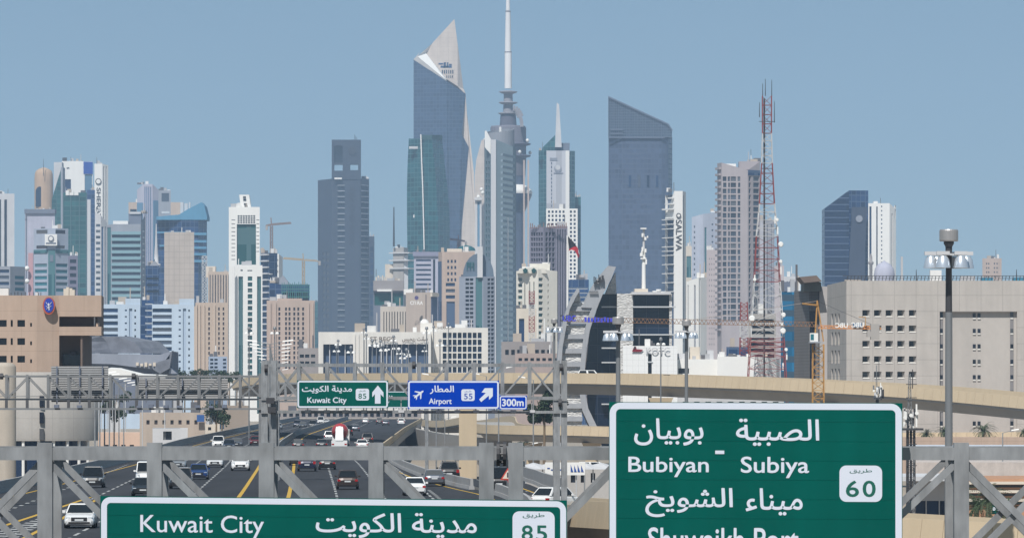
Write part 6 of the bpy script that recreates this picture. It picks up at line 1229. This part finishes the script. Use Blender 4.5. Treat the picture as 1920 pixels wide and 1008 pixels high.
for i in range(6): mb.tube((X(986+i*31.5,641),641,GZ),(X(986+i*31.5,641),641,Zp(879,641)),.08)
mb.build('pole', LIGHTM, T)
# ------------------------------------------------------------------ trees
BARK = wall('palm_bark', (.20,.15,.10), .95, .3, 2); LEAF = wall('palm_leaf', (.05,.075,.035), .7, .35, 1.5, 0); LEAF2 = wall('tree_leaf', (.035,.06,.03), .8, .5, .6, 0)
def palm(label, px, D, ht, cr, seed):
    rd = random.Random(seed); T = thing('palm_tree', label, 'palm tree', (X(px,D), D, GZ), 'date palms'); b = Vector((X(px,D),D,GZ)); tb = MB()
    for k in range(6): tb.tube(b+Vector((.05*k,0,ht*k/6)), b+Vector((.05*(k+1),0,ht*(k+1)/6)), .30-.012*k, .26-.012*k, 10)
    tb.build('trunk', BARK, T); c = b+Vector((.3,0,ht)); mb = MB()
    for i in range(46):
        a = rd.random()*6.283; el = math.radians(rd.uniform(-25,80)); L = cr*rd.uniform(.8,1.1); h = Vector((math.cos(a),math.sin(a),0)); p = c.copy(); up = el
        for k in range(7):
            d = h*math.cos(up)+Vector((0,0,math.sin(up))); q = p+d*L/7; s = d.cross(Vector((0,0,1))).normalized() if abs(d.z) < .99 else Vector((1,0,0))
            for sg in (-1,1):
                for m_ in (0,.5):
                    r = p.lerp(q,m_); l = L*.17*(1-.1*k); tip = r+s*sg*l+d*l*.6-Vector((0,0,.25*l)); mb.poly([r, r+d*.07*L*.6, tip])
            mb.poly([p-s*.03,p+s*.03,q+s*.02,q-s*.02]); p = q; up -= .26
    o = mb.build('crown', LEAF, T)
palm('large leafy palm beside the small green sign', 1848, 480, 4.9, 2.7, 1); palm('leaning palm at the edge of the orange brick terrace', 1826, 500, 3.9, 2.3, 2); palm('low palm behind the small green sign', 1884, 505, 3.6, 2.2, 3)
for i, (x, lab) in enumerate(((1734,'small dry palm behind the tan boundary wall near the cell tower'),(1768,'small palm behind the floodlight pole'),(1841,'bushy palm against the ministry wall under the window pairs'),(1918,'palm at the end of the ministry wall'))): palm(lab, x, 990, 7.0+.5*(i%2)+(.6 if i == 2 else 0), 2.3 if i != 2 else 3.0, 10+i)
palm('spiky young palm beside the arcade building', 1118, 560, .9, 1.5, 20)
def tree(label, px, D, z0, z1, r, seed, n=1400, group='roadside trees'):
    rd = random.Random(seed); x = X(px,D); T = thing('leafy_tree', label, 'tree', (x, D, GZ), group); zm = (z0+z1)/2; mb = MB()
    MB().tube((x,D,GZ),(x+.1,D,zm),.28,.14,8).build('trunk', BARK, T); lb2 = MB()
    for k in range(5): a = k*1.26; lb2.tube((x,D,z0),(x+r*.6*math.cos(a),D+r*.6*math.sin(a),zm+(z1-zm)*.5),.12,.04,6)
    lb2.build('limb', BARK, T); cl = [(Vector((rd.gauss(0,.5)*r, rd.gauss(0,.5)*r, rd.uniform(-.8,.8)*(z1-z0)/2)), rd.uniform(.25,.5)*r) for _ in range(16)]
    for i in range(n):
        cc, cr = cl[rd.randrange(16)]; d = Vector((rd.gauss(0,1),rd.gauss(0,1),rd.gauss(0,1))).normalized()*cr*rd.random()**.4; p = Vector((x,D,zm))+cc+d
        u = Vector((rd.gauss(0,1),rd.gauss(0,1),rd.gauss(0,1))).normalized()*.22; v = u.cross(Vector((rd.gauss(0,1),rd.gauss(0,1),rd.gauss(0,1)))).normalized()*.16; mb.poly([p-u,p+v,p+u,p-v])
    mb.build('crown', LEAF2, T)
tree('dark round tree behind the weathered gantry beside the brown abutment', 405, 1150, Zp(795,1150), Zp(758,1150), 2.6, 31); tree('dark tree behind the sail-shaped building gantry post', 1020, 900, Zp(795,900), Zp(735,900), 2.3, 32, 5200); tree('dark tree behind the slatted sign backs', 214, 1080, Zp(790,1080), Zp(722,1080), 2.6, 33, 1800)
for i in range(9): tree('low green tree in the strip before the pale blue blocks', 332+i*14, 1560+i*9, Zp(716,1560), Zp(690+(i*7)%5,1560), 1.9, 40+i, 700, 'green strip trees')
for i in range(6): tree('low dark bush beyond the exit road', 905+i*17, 1300+i*15, GZ, GZ+2.6, 1.6, 60+i, 350, 'bushes beyond the exit road')
for i in range(5): tree('dark bush at the foot of the small green sign', 1808+i*20, 470+i*6, GZ, GZ+1.6, 1.3, 80+i, 500, 'bushes by the green sign')
# ------------------------------------------------------------------ haze
hz = MB().box(-2400, 2400, -150, 8200, GZ-1.2, 460).build('haze', None); hz.data.materials.clear(); tag(hz, kind='stuff')
m = bpy.data.materials.new('city_haze'); m.use_nodes = True; nt_ = m.node_tree; nt_.nodes.remove(nt_.nodes['Principled BSDF']); v = nt_.nodes.new('ShaderNodeVolumePrincipled')
v.inputs['Color'].default_value = (.48,.68,.93,1); v.inputs['Density'].default_value = 7.6e-5; v.inputs['Anisotropy'].default_value = .0
nt_.links.new(v.outputs[0], nt_.nodes['Material Output'].inputs['Volume']); hz.data.materials.append(m)
